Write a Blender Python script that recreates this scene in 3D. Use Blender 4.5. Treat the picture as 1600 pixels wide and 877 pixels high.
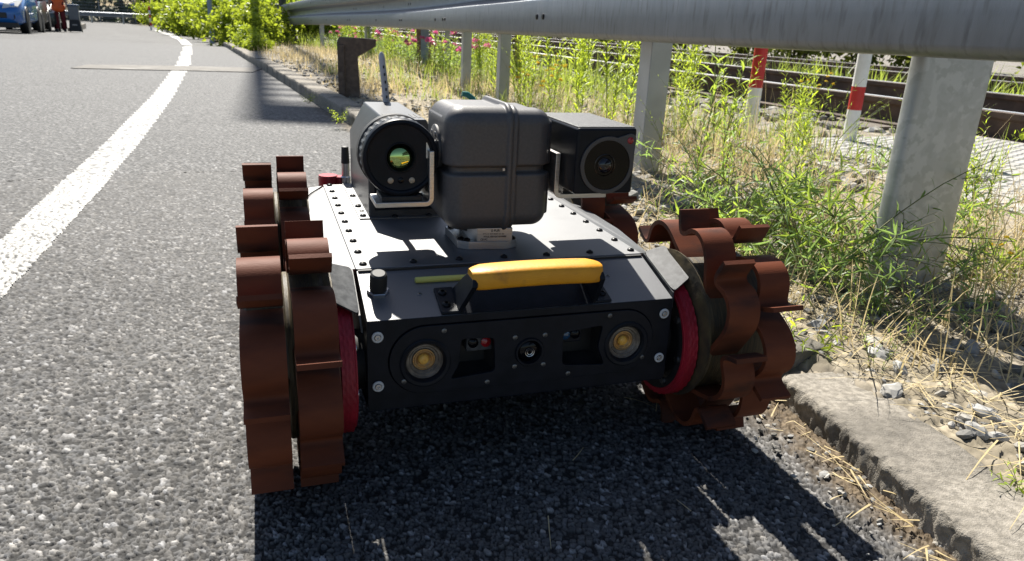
import bpy, bmesh, math, random
import numpy as np
from mathutils import Vector, Matrix, noise

for o in list(bpy.data.objects):
    bpy.data.objects.remove(o, do_unlink=True)
SC = bpy.context.scene
COL = SC.collection
rng = np.random.default_rng(7)
random.seed(7)

# ------------------------------------------------------------------ camera
CAM_H = 0.5
pitch, roll = math.radians(19.07), math.radians(2.77)
fw = Vector((0, math.cos(pitch), -math.sin(pitch)))
rt0 = Vector((1, 0, 0)); up0 = rt0.cross(fw)
rt = math.cos(roll) * rt0 + math.sin(roll) * up0
up = -math.sin(roll) * rt0 + math.cos(roll) * up0
cd = bpy.data.cameras.new('camera'); cam = bpy.data.objects.new('camera', cd); COL.objects.link(cam)
M = Matrix((rt, up, -fw)).transposed().to_4x4(); M.translation = (0, 0, CAM_H)
cam.matrix_world = M
cd.sensor_width = 36; cd.lens = 26.01; cd.clip_start = 0.02; cd.clip_end = 2000
cd.dof.use_dof = True; cd.dof.focus_distance = 0.95; cd.dof.aperture_fstop = 15.0
SC.camera = cam

# ------------------------------------------------------------------ world, sun, exposure
SUN_AZ, SUN_EL = math.radians(-19.0), math.radians(49.0)
W = bpy.data.worlds.new('World'); SC.world = W; W.use_nodes = True
nt = W.node_tree
sky = nt.nodes.new('ShaderNodeTexSky'); sky.sky_type = 'NISHITA'; sky.sun_disc = False
sky.sun_elevation = SUN_EL; sky.sun_rotation = SUN_AZ; sky.air_density = 1.0; sky.dust_density = 0.9
nt.links.new(sky.outputs[0], nt.nodes['Background'].inputs[0])
nt.nodes['Background'].inputs[1].default_value = 0.052
sd = bpy.data.lights.new('sun', 'SUN'); sun = bpy.data.objects.new('sun', sd); COL.objects.link(sun)
sd.energy = 5.0; sd.angle = math.radians(0.53); sd.color = (1.0, 0.95, 0.86)
S = Vector((math.sin(SUN_AZ) * math.cos(SUN_EL), math.cos(SUN_AZ) * math.cos(SUN_EL), math.sin(SUN_EL)))
sun.rotation_euler = S.to_track_quat('Z', 'Y').to_euler(); sun.location = S * 50
SC.view_settings.view_transform = 'Standard'; SC.view_settings.look = 'None'
SC.view_settings.exposure = 1.15; SC.view_settings.gamma = 1.0
SC.cycles.use_denoising = True
SC.cycles.max_bounces = 8; SC.cycles.diffuse_bounces = 3; SC.cycles.glossy_bounces = 4
SC.cycles.transmission_bounces = 6; SC.cycles.transparent_max_bounces = 8
SC.cycles.caustics_reflective = False; SC.cycles.caustics_refractive = False

# ------------------------------------------------------------------ helpers: tags
def tag(o, label=None, cat=None, group=None, kind=None):
    if label: o['label'] = label
    if cat: o['category'] = cat
    if group: o['group'] = group
    if kind: o['kind'] = kind
    return o

def empty(name, loc=(0, 0, 0), rz=0.0, parent=None):
    o = bpy.data.objects.new(name, None); COL.objects.link(o)
    o.location = loc; o.rotation_euler = (0, 0, rz); o.empty_display_size = 0.05
    if parent: o.parent = parent
    return o

def link(name, me, mat=None, parent=None, loc=None, rot=None):
    o = bpy.data.objects.new(name, me); COL.objects.link(o)
    if mat is not None and len(me.materials) == 0: me.materials.append(mat)
    if parent: o.parent = parent
    if loc is not None: o.location = loc
    if rot is not None: o.rotation_euler = rot
    return o

def np_mesh(name, V, F, smooth=False, col=None, extra=None):
    V = np.asarray(V, np.float32); F = np.asarray(F, np.int32)
    me = bpy.data.meshes.new(name)
    me.vertices.add(len(V)); me.vertices.foreach_set('co', V.ravel())
    n, k = F.shape
    me.loops.add(n * k); me.loops.foreach_set('vertex_index', F.ravel())
    me.polygons.add(n); me.polygons.foreach_set('loop_start', np.arange(n, dtype=np.int32) * k)
    try: me.polygons.foreach_set('loop_total', np.full(n, k, np.int32))
    except Exception: pass
    me.update(calc_edges=True)
    me.polygons.foreach_set('use_smooth', np.full(n, bool(smooth)))
    if col is not None:
        a = me.attributes.new('col', 'FLOAT_COLOR', 'POINT')
        c = np.ones((len(V), 4), np.float32); c[:, :3] = col; a.data.foreach_set('color', c.ravel())
    if extra:
        for k2, arr in extra.items():
            a = me.attributes.new(k2, 'FLOAT', 'POINT'); a.data.foreach_set('value', np.asarray(arr, np.float32))
    return me

# ------------------------------------------------------------------ helpers: solid builder
class MB:
    def __init__(s): s.v = []; s.f = []
    def add(s, V, F):
        b = len(s.v); s.v += [tuple(p) for p in V]; s.f += [tuple(i + b for i in q) for q in F]; return s
    def box(s, x0, x1, y0, y1, z0, z1):
        return s.add([(x0,y0,z0),(x1,y0,z0),(x1,y1,z0),(x0,y1,z0),(x0,y0,z1),(x1,y0,z1),(x1,y1,z1),(x0,y1,z1)],
                     [(0,3,2,1),(4,5,6,7),(0,1,5,4),(1,2,6,5),(2,3,7,6),(3,0,4,7)])
    def prism(s, poly, lo, hi, axis='x'):
        n = len(poly)
        def P(a, b, t): return {'x': (t, a, b), 'y': (a, t, b), 'z': (a, b, t)}[axis]
        V = [P(a, b, lo) for a, b in poly] + [P(a, b, hi) for a, b in poly]
        F = [tuple(range(n - 1, -1, -1)), tuple(range(n, 2 * n))] + [(i, (i + 1) % n, n + (i + 1) % n, n + i) for i in range(n)]
        return s.add(V, F)
    def tube(s, pts, rad, n=10, caps=True):
        pts = [Vector([float(c) for c in p]) for p in pts]
        if not hasattr(rad, '__len__'): rad = [rad] * len(pts)
        rad = [float(q) for q in rad]
        V = []; F = []
        t0 = (pts[1] - pts[0]).normalized()
        a = t0.orthogonal().normalized()
        for i, p in enumerate(pts):
            t = (pts[min(i + 1, len(pts) - 1)] - pts[max(i - 1, 0)]).normalized()
            a = (a - t * a.dot(t)).normalized(); b = t.cross(a)
            for k in range(n):
                th = 2 * math.pi * k / n
                V.append(p + rad[i] * (math.cos(th) * a + math.sin(th) * b))
        for i in range(len(pts) - 1):
            for k in range(n):
                F.append((i*n+k, i*n+(k+1)%n, (i+1)*n+(k+1)%n, (i+1)*n+k))
        if caps:
            F.append(tuple(range(n - 1, -1, -1))); F.append(tuple((len(pts)-1)*n + k for k in range(n)))
        return s.add(V, F)
    def lathe(s, prof, c=(0, 0, 0), axis='z', n=32, caps=True):
        V = []; F = []
        for r, h in prof:
            for k in range(n):
                th = 2 * math.pi * k / n; a = r * math.cos(th); b = r * math.sin(th)
                p = {'z': (a, b, h), 'y': (a, h, b), 'x': (h, a, b)}[axis]
                V.append((p[0]+c[0], p[1]+c[1], p[2]+c[2]))
        for i in range(len(prof) - 1):
            for k in range(n):
                F.append((i*n+k, i*n+(k+1)%n, (i+1)*n+(k+1)%n, (i+1)*n+k))
        if caps:
            F.append(tuple(range(n - 1, -1, -1))); F.append(tuple((len(prof)-1)*n + k for k in range(n)))
        return s.add(V, F)
    def mesh(s, name, smooth=35):
        me = bpy.data.meshes.new(name); me.from_pydata(s.v, [], s.f); me.validate(); 
        bm = bmesh.new(); bm.from_mesh(me); bmesh.ops.recalc_face_normals(bm, faces=bm.faces); bm.to_mesh(me); bm.free()
        if smooth:
            me.polygons.foreach_set('use_smooth', [True] * len(me.polygons)); me.set_sharp_from_angle(angle=math.radians(smooth))
        return me
    def build(s, name, mat, parent=None, smooth=35, bevel=0, seg=2, loc=None, rot=None):
        o = link(name, s.mesh(name, smooth), mat, parent, loc, rot)
        if bevel:
            m = o.modifiers.new('bevel', 'BEVEL'); m.width = bevel; m.segments = seg; m.limit_method = 'ANGLE'
            m.angle_limit = math.radians(30); m.harden_normals = True
        return o

def plate2d(name, outer, holes, depth, mat, parent=None, bevel=0.0, rot=(math.pi/2, 0, 0), loc=(0, 0, 0)):
    """flat plate with holes; drawn in XZ (rot 90deg about X), thickness 2*depth along Y"""
    cu = bpy.data.curves.new(name, 'CURVE'); cu.dimensions = '2D'; cu.fill_mode = 'BOTH'
    cu.extrude = depth; cu.bevel_depth = bevel; cu.bevel_resolution = 2
    for poly in [outer] + list(holes):
        sp = cu.splines.new('POLY'); sp.points.add(len(poly) - 1); sp.use_cyclic_u = True
        for p, q in zip(sp.points, poly): p.co = (q[0], q[1], 0, 1)
    t = bpy.data.objects.new('tmp', cu); COL.objects.link(t)
    dg = bpy.context.evaluated_depsgraph_get(); dg.update()
    me = bpy.data.meshes.new_from_object(t.evaluated_get(dg)); bpy.data.objects.remove(t)
    me.name = name; me.materials.clear()
    me.transform(Matrix.Translation(loc) @ Matrix.Rotation(rot[0], 4, 'X') @ Matrix.Rotation(rot[2], 4, 'Z'))
    me.polygons.foreach_set('use_smooth', [True] * len(me.polygons)); me.set_sharp_from_angle(angle=math.radians(35))
    return link(name, me, mat, parent)

def text_mesh(name, body, size, mat, parent, mtx, align='LEFT', bold=0.0):
    cu = bpy.data.curves.new(name, 'FONT'); cu.body = body; cu.size = size; cu.align_x = align; cu.extrude = 0.0001; cu.offset = bold
    t = bpy.data.objects.new('tmp', cu); COL.objects.link(t)
    dg = bpy.context.evaluated_depsgraph_get(); dg.update()
    me = bpy.data.meshes.new_from_object(t.evaluated_get(dg)); bpy.data.objects.remove(t)
    me.name = name; me.materials.clear(); me.transform(mtx)
    return link(name, me, mat, parent)

def circ(cx, cy, r, n=40): return [(cx + r*math.cos(2*math.pi*k/n), cy + r*math.sin(2*math.pi*k/n)) for k in range(n)]
def rpoly(pts, r, n=5):
    """polygon with rounded corners"""
    out = []
    m = len(pts)
    for i in range(m):
        p = Vector(pts[i]); a = (Vector(pts[i-1]) - p); b = (Vector(pts[(i+1) % m]) - p)
        rr = min(r, a.length*.45, b.length*.45)
        A = p + a.normalized()*rr; B = p + b.normalized()*rr
        for k in range(n + 1):
            t = k / n; q = A*(1-t)**2 + p*2*t*(1-t) + B*t*t; out.append((q.x, q.y))
    return out

def dup(o, parent=None, loc=None, rot=None, label=None):
    c = o.copy(); COL.objects.link(c); c.parent = parent if parent else o.parent
    if loc is not None: c.location = loc
    if rot is not None: c.rotation_euler = rot
    if label: c['label'] = label
    return c

def dup_tree(root, loc, rz, scale=1.0, label=None):
    r = root.copy(); COL.objects.link(r); r.location = loc; r.rotation_euler = (0, 0, rz); r.scale = (scale,)*3
    if label: r['label'] = label
    for ch in list(root.children):
        c = ch.copy(); COL.objects.link(c); c.parent = r
        for g in list(ch.children):
            d = g.copy(); COL.objects.link(d); d.parent = c
    return r

# ------------------------------------------------------------------ helpers: materials
def mat(name, c1, c2=None, rough=.5, metal=0.0, scale=20., detail=5., bump=0.0, bscale=None, spec=.5,
        lo=.35, hi=.65, rvar=0.0, c3=None, c3scale=3., c3lo=.55, c3hi=.7, stretch=None, objrand=0.0, bdist=.002, coat=0.0):
    m = bpy.data.materials.new(name); m.use_nodes = True; n = m.node_tree.nodes; L = m.node_tree.links
    b = n['Principled BSDF']; b.inputs['Roughness'].default_value = rough; b.inputs['Metallic'].default_value = metal
    b.inputs['Specular IOR Level'].default_value = spec; b.inputs['Coat Weight'].default_value = coat
    b.inputs['Base Color'].default_value = (*c1, 1)
    tc = n.new('ShaderNodeTexCoord'); vec = tc.outputs['Object']
    if stretch:
        mp = n.new('ShaderNodeMapping'); mp.inputs['Scale'].default_value = stretch; L.new(vec, mp.inputs[0]); vec = mp.outputs[0]
    cur = None
    def nz(sc, det=detail):
        t = n.new('ShaderNodeTexNoise'); t.inputs['Scale'].default_value = sc; t.inputs['Detail'].default_value = det
        L.new(vec, t.inputs['Vector']); return t.outputs['Fac']
    def ramp(f, a, b_):
        r = n.new('ShaderNodeMapRange'); r.inputs[1].default_value = a; r.inputs[2].default_value = b_; L.new(f, r.inputs[0]); return r.outputs[0]
    def mix(f, A, B):
        x = n.new('ShaderNodeMix'); x.data_type = 'RGBA'; L.new(f, x.inputs[0])
        for s_, v in ((6, A), (7, B)):
            if isinstance(v, tuple): x.inputs[s_].default_value = (*v, 1)
            else: L.new(v, x.inputs[s_])
        return x.outputs[2]
    if c2 is not None:
        f0 = nz(scale); cur = mix(ramp(f0, lo, hi), c1, c2)
        if rvar:
            rr = n.new('ShaderNodeMapRange'); rr.inputs[1].default_value = .3; rr.inputs[2].default_value = .7
            rr.inputs[3].default_value = max(rough - rvar, .03); rr.inputs[4].default_value = min(rough + rvar, 1)
            L.new(f0, rr.inputs[0]); L.new(rr.outputs[0], b.inputs['Roughness'])
    if c3 is not None:
        cur = mix(ramp(nz(c3scale), c3lo, c3hi), cur if cur is not None else c1, c3)
    if objrand:
        oi = n.new('ShaderNodeObjectInfo'); hs = n.new('ShaderNodeHueSaturation')
        r = n.new('ShaderNodeMapRange'); r.inputs[3].default_value = 1 - objrand; r.inputs[4].default_value = 1 + objrand
        L.new(oi.outputs['Random'], r.inputs[0]); L.new(r.outputs[0], hs.inputs['Value'])
        if cur is not None: L.new(cur, hs.inputs['Color'])
        else: hs.inputs['Color'].default_value = (*c1, 1)
        cur = hs.outputs[0]
    if cur is not None: L.new(cur, b.inputs['Base Color'])
    if bump:
        bp = n.new('ShaderNodeBump'); bp.inputs['Strength'].default_value = bump; bp.inputs['Distance'].default_value = bdist
        L.new(nz(bscale or scale * 4), bp.inputs['Height']); L.new(bp.outputs[0], b.inputs['Normal'])
    return m

def attr_mat(name, rough=.6, spec=.5, bump=0.0, bscale=900., mulnoise=None):
    m = bpy.data.materials.new(name); m.use_nodes = True; n = m.node_tree.nodes; L = m.node_tree.links
    b = n['Principled BSDF']; b.inputs['Roughness'].default_value = rough; b.inputs['Specular IOR Level'].default_value = spec
    a = n.new('ShaderNodeAttribute'); a.attribute_name = 'col'; cur = a.outputs['Color']
    tc = n.new('ShaderNodeTexCoord')
    if mulnoise:
        sc, lo, hi = mulnoise
        t = n.new('ShaderNodeTexNoise'); t.inputs['Scale'].default_value = sc; t.inputs['Detail'].default_value = 8; L.new(tc.outputs['Object'], t.inputs['Vector'])
        r = n.new('ShaderNodeMapRange'); r.inputs[1].default_value = .3; r.inputs[2].default_value = .7; r.inputs[3].default_value = lo; r.inputs[4].default_value = hi
        L.new(t.outputs['Fac'], r.inputs[0])
        x = n.new('ShaderNodeMix'); x.data_type = 'RGBA'; x.blend_type = 'MULTIPLY'; x.inputs[0].default_value = 1
        L.new(cur, x.inputs[6]); L.new(r.outputs[0], x.inputs[7]); cur = x.outputs[2]
    L.new(cur, b.inputs['Base Color'])
    if bump:
        t = n.new('ShaderNodeTexNoise'); t.inputs['Scale'].default_value = bscale; t.inputs['Detail'].default_value = 4; L.new(tc.outputs['Object'], t.inputs['Vector'])
        bp = n.new('ShaderNodeBump'); bp.inputs['Strength'].default_value = bump; bp.inputs['Distance'].default_value = .001
        L.new(t.outputs['Fac'], bp.inputs['Height']); L.new(bp.outputs[0], b.inputs['Normal'])
    return m

def leaf_mat(name, c1, c2, trans, tw=.45, scale=12., rough=.45, randv=.25):
    """thin leaf: diffuse/gloss plus light shining through, tint varies over the plant"""
    m = bpy.data.materials.new(name); m.use_nodes = True; n = m.node_tree.nodes; L = m.node_tree.links
    b = n['Principled BSDF']; b.inputs['Roughness'].default_value = rough; b.inputs['Specular IOR Level'].default_value = .4
    tc = n.new('ShaderNodeTexCoord'); t = n.new('ShaderNodeTexNoise'); t.inputs['Scale'].default_value = scale; t.inputs['Detail'].default_value = 3
    L.new(tc.outputs['Object'], t.inputs['Vector'])
    r = n.new('ShaderNodeMapRange'); r.inputs[1].default_value = .35; r.inputs[2].default_value = .65; L.new(t.outputs['Fac'], r.inputs[0])
    x = n.new('ShaderNodeMix'); x.data_type = 'RGBA'; x.inputs[6].default_value = (*c1, 1); x.inputs[7].default_value = (*c2, 1); L.new(r.outputs[0], x.inputs[0])
    oi = n.new('ShaderNodeObjectInfo'); hs = n.new('ShaderNodeHueSaturation')
    rr = n.new('ShaderNodeMapRange'); rr.inputs[3].default_value = 1 - randv; rr.inputs[4].default_value = 1 + randv
    L.new(oi.outputs['Random'], rr.inputs[0]); L.new(rr.outputs[0], hs.inputs['Value']); L.new(x.outputs[2], hs.inputs['Color'])
    L.new(hs.outputs[0], b.inputs['Base Color'])
    tr = n.new('ShaderNodeBsdfTranslucent'); tr.inputs['Color'].default_value = (*trans, 1)
    ms = n.new('ShaderNodeMixShader'); ms.inputs[0].default_value = tw
    L.new(b.outputs[0], ms.inputs[1]); L.new(tr.outputs[0], ms.inputs[2]); L.new(ms.outputs[0], n['Material Output'].inputs['Surface'])
    return m

# ------------------------------------------------------------------ terrain functions
_PY = np.array([3, 8, 14, 28, 40, 60, 120.]); _PZ = np.array([0, -.04, -.14, -.5, -.68, -.8, -.8])
def zr(y): return np.interp(y, _PY, _PZ)
U = np.array([-.4067, .9135]); NRM = np.array([.9135, .4067])          # along the road / away from it
def off(x, y): return NRM[0]*np.asarray(x) + NRM[1]*np.asarray(y)
def along(x, y): return U[0]*np.asarray(x) + U[1]*np.asarray(y)
def pos(s, o): return (U[0]*s + NRM[0]*o, U[1]*s + NRM[1]*o)
KO = 0.708                                                              # kerb face offset
_KY = np.array([-3, .6, .95, 2, 9.4, 21, 34.5, 48, 58, 70]); _KX = np.array([1.22, .472, .372, -.115, -3.40, -8.4, -14.8, -22.3, -29.0, -38])
def kx(y): return np.interp(y, _KY, _KX)

def h2(ix, iy, k):
    h = (ix.astype(np.int64) * 374761393 + iy.astype(np.int64) * 668265263 + k * 974634777) & 0x7fffffff
    h = ((h ^ (h >> 13)) * 1274126177) & 0x7fffffff
    h = ((h ^ (h >> 16)) * 668265263) & 0x7fffffff
    return ((h ^ (h >> 15)) & 0xffff) / 65535.0
def cells(x, y, c, seed=0):
    """cellular pattern: distance to nearest and second-nearest stone, offset to the nearest, two random numbers of it"""
    gx = np.floor(x / c); gy = np.floor(y / c)
    F1 = np.full(x.shape, 9.); F2 = F1.copy(); dx1 = np.zeros(x.shape); dy1 = dx1.copy(); r1 = dx1.copy(); r2 = dx1.copy()
    for i in (-1, 0, 1):
        for j in (-1, 0, 1):
            a = gx + i; b = gy + j
            dx = (a + .5 + .85*(h2(a, b, seed) - .5)) - x / c; dy = (b + .5 + .85*(h2(a, b, seed + 1) - .5)) - y / c
            d = np.sqrt(dx*dx + dy*dy); m = d < F1
            F2 = np.where(m, F1, np.minimum(F2, d)); F1 = np.where(m, d, F1)
            dx1 = np.where(m, dx, dx1); dy1 = np.where(m, dy, dy1)
            r1 = np.where(m, h2(a, b, seed + 2), r1); r2 = np.where(m, h2(a, b, seed + 3), r2)
    return F1, F2, dx1, dy1, r1, r2
def vnoise(x, y, c, seed=0):
    gx = np.floor(x / c); gy = np.floor(y / c); fx = x/c - gx; fy = y/c - gy
    fx = fx*fx*(3-2*fx); fy = fy*fy*(3-2*fy)
    a = h2(gx, gy, seed); b = h2(gx+1, gy, seed); d = h2(gx, gy+1, seed); e = h2(gx+1, gy+1, seed)
    return (a*(1-fx)+b*fx)*(1-fy) + (d*(1-fx)+e*fx)*fy
def fbm(x, y, c, seed=0, n=4):
    s = 0; a = .5
    for i in range(n): s = s + a*vnoise(x, y, c/2**i, seed + 11*i); a *= .5
    return s / (1 - .5**n)
def sstep(a, b, x):
    t = np.clip((x - a)/(b - a), 0, 1); return t*t*(3-2*t)

def asphalt(x, y):
    """height and colour of coarse worn asphalt: pale and dark chippings set in black binder"""
    wx = x + .0015*(fbm(x, y, .012, 3, 2) - .5); wy = y + .0015*(fbm(x, y, .012, 9, 2) - .5)
    sel = fbm(x, y, .03, 123, 2) > .5
    A = cells(wx, wy, .0072, 20); B = cells(wx, wy, .0050, 24)
    F1, F2, dx, dy, r1, r2 = [np.where(sel, a_, b2) for a_, b2 in zip(A, B)]
    t = sstep(.03, .20, F2 - F1 + .12*(vnoise(x, y, .0016, 8) - .5))
    g1, g2, ex, ey, q1, q2 = cells(wx, wy, .0045, 60)
    t2 = sstep(0, .5, g2 - g1)
    hh = np.where(r1 < .22, .12, .35 + .65*r1)
    z = .0034*t*hh*(1 + 1.5*(dx*(r2-.5) + dy*(r1-.6)) + .35*(vnoise(x, y, .0022, 6) - .5)) + .0007*t2*q1*(1.2 - t)
    z = z + .003*(fbm(x, y, .16, 5, 3) - .5)
    pale = np.clip((r2 - .78)/.22, 0, 1)**1.2
    grain = .7 + .6*vnoise(x, y, .0013, 4)
    stone = (.052 + .050*r1 + .034*q2 + .22*pale)*grain
    small = .035 + .10*np.clip((q2 - .8)*5, 0, 1)
    val = np.where(r1 < .22, small*t2 + .012*(1-t2), stone*t + (.012 + .03*t2*np.clip((q2-.75)*4, 0, 1))*(1-t))
    val = val*(.70 + .40*fbm(x, y, .35, 77, 3) + .25*fbm(x, y, 1.7, 79, 3))
    warm = (r1*7 % 1.0)
    c = np.stack([val*(1.0 + .07*warm), val*(1.0 + .02*warm), val*(1.02 - .06*warm)], -1)
    return z, c, t*hh

# ------------------------------------------------------------------ ground sheet
def grid(xs, ys, zf):
    X, Y = np.meshgrid(xs, ys); Z = zf(X, Y); nx, ny = len(xs), len(ys)
    V = np.stack([X, Y, Z], -1).reshape(-1, 3)
    i = np.arange(nx*ny).reshape(ny, nx)
    F = np.stack([i[:-1,:-1], i[:-1,1:], i[1:,1:], i[1:,:-1]], -1).reshape(-1, 4)
    return V, F
m_soil = mat('soil', (.085,.075,.045), (.15,.125,.08), rough=.95, scale=3, detail=9, c3=(.10,.13,.04), c3scale=.4, bump=.8, bscale=40, bdist=.03)
ext = np.concatenate([-np.geomspace(600, 12, 14), np.linspace(-10, 10, 9), np.geomspace(12, 600, 14)])
yext = np.concatenate([-np.geomspace(600, 12, 12), np.linspace(-10, 60, 36), np.geomspace(64, 900, 14)])
V, F = grid(ext, yext, lambda X, Y: zr(Y) - .06 - .02*(np.abs(X) > 12))
g = link('ground', np_mesh('ground', V, F, True), m_soil); tag(g, 'bare brown soil and scrub ground reaching to the horizon', 'ground', kind='structure')

# ------------------------------------------------------------------ far road sheet
def road_far_mat():
    m = bpy.data.materials.new('asphalt_far'); m.use_nodes = True; n = m.node_tree.nodes; L = m.node_tree.links
    b = n['Principled BSDF']; b.inputs['Roughness'].default_value = .78; b.inputs['Specular IOR Level'].default_value = .2
    tc = n.new('ShaderNodeTexCoord')
    v = n.new('ShaderNodeTexVoronoi'); v.inputs['Scale'].default_value = 110; L.new(tc.outputs['Object'], v.inputs['Vector'])
    bw = n.new('ShaderNodeSeparateColor'); L.new(v.outputs['Color'], bw.inputs[0])
    cr = n.new('ShaderNodeValToRGB'); e = cr.color_ramp.elements; e[0].color = (.03,.03,.031,1); e[0].position = .1; e[1].color = (.24,.237,.23,1); e[1].position = 1
    k = e.new(.6); k.color = (.09,.089,.087,1)
    L.new(bw.outputs[0], cr.inputs[0])
    t = n.new('ShaderNodeTexNoise'); t.inputs['Scale'].default_value = .8; t.inputs['Detail'].default_value = 8; L.new(tc.outputs['Object'], t.inputs['Vector'])
    r = n.new('ShaderNodeMapRange'); r.inputs[1].default_value = .3; r.inputs[2].default_value = .7; r.inputs[3].default_value = .78; r.inputs[4].default_value = 1.2; L.new(t.outputs['Fac'], r.inputs[0])
    x = n.new('ShaderNodeMix'); x.data_type = 'RGBA'; x.blend_type = 'MULTIPLY'; x.inputs[0].default_value = 1; L.new(cr.outputs[0], x.inputs[6]); L.new(r.outputs[0], x.inputs[7])
    L.new(x.outputs[2], b.inputs['Base Color'])
    bp = n.new('ShaderNodeBump'); bp.inputs['Strength'].default_value = .15; bp.inputs['Distance'].default_value = .002
    L.new(v.outputs['Distance'], bp.inputs['Height']); bp.invert = True; L.new(bp.outputs[0], b.inputs['Normal'])
    return m
m_far = road_far_mat()
ys = np.concatenate([np.linspace(-30, 0, 12)[:-1], np.linspace(0, 20, 60), np.linspace(20.5, 62, 60)])
T = np.concatenate([np.linspace(0, 6, 20), np.geomspace(6.5, 60, 16)])
Y, TT = np.meshgrid(ys, T, indexing='ij'); X = kx(Y) + .03 - TT; Z = zr(Y) - .0045 - .0075*sstep(8, 10, Y)
idx = np.arange(Y.size).reshape(Y.shape)
F = np.stack([idx[:-1,:-1], idx[:-1,1:], idx[1:,1:], idx[1:,:-1]], -1).reshape(-1, 4)[:, ::-1]
o = link('road', np_mesh('road', np.stack([X, Y, Z], -1).reshape(-1, 3), F, True), m_far)
tag(o, 'sunlit grey asphalt road running past the parked cars into the distance', 'road', kind='structure')

# ------------------------------------------------------------------ near road: real chippings
def compact(V, F, *arrs):
    u = np.unique(F); mp = np.full(len(V), -1, np.int64); mp[u] = np.arange(len(u)); return (V[u], mp[F]) + tuple(a[u] for a in arrs)
WL = np.array([[-.58,0],[-.90,.85],[-1.13,1.55],[-1.299,2.013],[-1.61,2.883],[-2.265,4.618],[-3.56,7.855],[-6.22,14.089],[-10.2,22.811],[-14.7,32.042],[-20.591,43.138]])
WR = np.array([[-.44,0],[-.74,.85],[-.868,1.122],[-1.175,2.043],[-1.482,2.922],[-2.14,4.676],[-3.44,7.968],[-6.07,14.2],[-9.98,22.9],[-14.3,31.864],[-20.1,42.7]])
def wl(y): return np.interp(y, WL[:,1], WL[:,0]), np.interp(y, WR[:,1], WR[:,0])
def near_road(R0, R1, DR, DT, dz0, last):
    rr = np.exp(np.arange(math.log(R0), math.log(R1) + DR, DR)); th = np.radians(-45) + np.arange(0, math.radians(86), DT)
    RR, TH = np.meshgrid(rr, th, indexing='ij')
    X = RR*np.sin(TH); Y = RR*np.cos(TH)
    hz, hc, ht = asphalt(X, Y)
    fade = (1 - .8*sstep(1.8, 4.5, RR))*(1 - sstep(9, 15.5, RR))
    dk = kx(Y) - X                                    # distance to the kerb foot
    dirt = sstep(.065, .0, dk + .05*(fbm(X, Y, .05, 31, 4) - .5)) * sstep(5, 2.5, Y)
    dz, dF2, _, _, dr1, dr2 = cells(X, Y, .006, 90)
    dcol = np.stack([.070 + .09*dr1, .050 + .070*dr1, .030 + .046*dr1], -1)*(.5 + .8*fbm(X, Y, .03, 8, 3))[..., None]
    Z = zr(Y) + hz*fade - .004*sstep(9, 15.5, RR) + dirt*(.009*fbm(X, Y, .03, 44, 4) + .003*sstep(0, .5, dF2 - dz)*dr2) + dz0
    kk = 1/(1 + (RR*DT/.0065)**2)[..., None]; hc = .096 + (hc - .096)*kk
    hc = hc*(1 - dirt[..., None]) + dcol*dirt[..., None]
    idx = np.arange(X.size).reshape(X.shape)
    F = np.stack([idx[:-1,:-1], idx[:-1,1:], idx[1:,1:], idx[1:,:-1]], -1).reshape(-1, 4)[:, ::-1]
    keep = (dk.ravel() > -.05)[F].all(1)
    P = np.stack([X, Y, Z], -1).reshape(-1, 3)
    road = compact(P, F[keep], hc.reshape(-1, 3))
    jit = .006*(fbm(X, Y, .02, 55, 3) - .5)
    a, b_ = wl(Y); ins = (X > a + jit) & (X < b_ + jit)
    keep = ins.ravel()[F].all(1) & (RR.ravel()[F].max(1) < 15.4)
    wear = fbm(X, Y, .012, 66, 3)
    paint = sstep(.14, .40, ht + .6*(wear - .42))
    pc = np.stack([.03 + .30*paint, .03 + .295*paint, .03 + .28*paint], -1)*(.85 + .3*fbm(X, Y, .08, 12, 3))[..., None]
    Pm = P.copy(); Pm[:, 2] += .0009*(.3 + paint.ravel())
    return road, compact(Pm, F[keep], pc.reshape(-1, 3))
def joinp(A, B): return np.concatenate([A[0], B[0]]), np.concatenate([A[1], B[1] + len(A[0])]), np.concatenate([A[2], B[2]])
rA, mA = near_road(.36, 2.6, .0024, .0018, 0, 0); rB, mB = near_road(2.58, 16.0, .0054, .0026, 0, 1)
m_asph = attr_mat('asphalt_near', rough=.74, spec=.22, bump=.3, bscale=1100)
m_asphB = attr_mat('asphalt_mid', rough=.76, spec=.2, bump=.5, bscale=300, mulnoise=(95, .15, 1.95))
o = link('road', np_mesh('road', rB[0], rB[1], True, rB[2]), m_asphB)
tag(o, 'grey asphalt of the middle stretch beside the white line', 'road', kind='structure')
o = link('road', np_mesh('road', rA[0], rA[1], True, rA[2]), m_asph)
tag(o, 'coarse worn asphalt of the near roadway with pale stone chippings', 'road', kind='structure')

# ------------------------------------------------------------------ white edge line: thick paint lying on the chippings
V2, F2_, C2 = joinp(mA, mB)
m_paint = attr_mat('road_paint', rough=.55, spec=.4, bump=.2, bscale=500)
o = link('road_marking', np_mesh('road_marking', V2, F2_, True, C2), m_paint)
tag(o, 'worn white painted edge line curving along the road', 'road marking', kind='structure')
m_paintfar = mat('road_paint_far', (.30,.295,.28), (.36,.355,.34), rough=.6, scale=30)
ysf = np.linspace(15.0, 43, 60); a, b_ = wl(ysf)
V = np.concatenate([np.stack([a, ysf, zr(ysf) - .003], -1), np.stack([b_, ysf, zr(ysf) - .003], -1)]); n_ = len(ysf)
F3 = [(i, n_+i, n_+i+1, i+1) for i in range(n_-1)]
o = link('road_marking', np_mesh('road_marking', V, F3, True), m_paintfar); tag(o, 'far end of the white edge line bending left out of sight', 'road marking', kind='structure')

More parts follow.
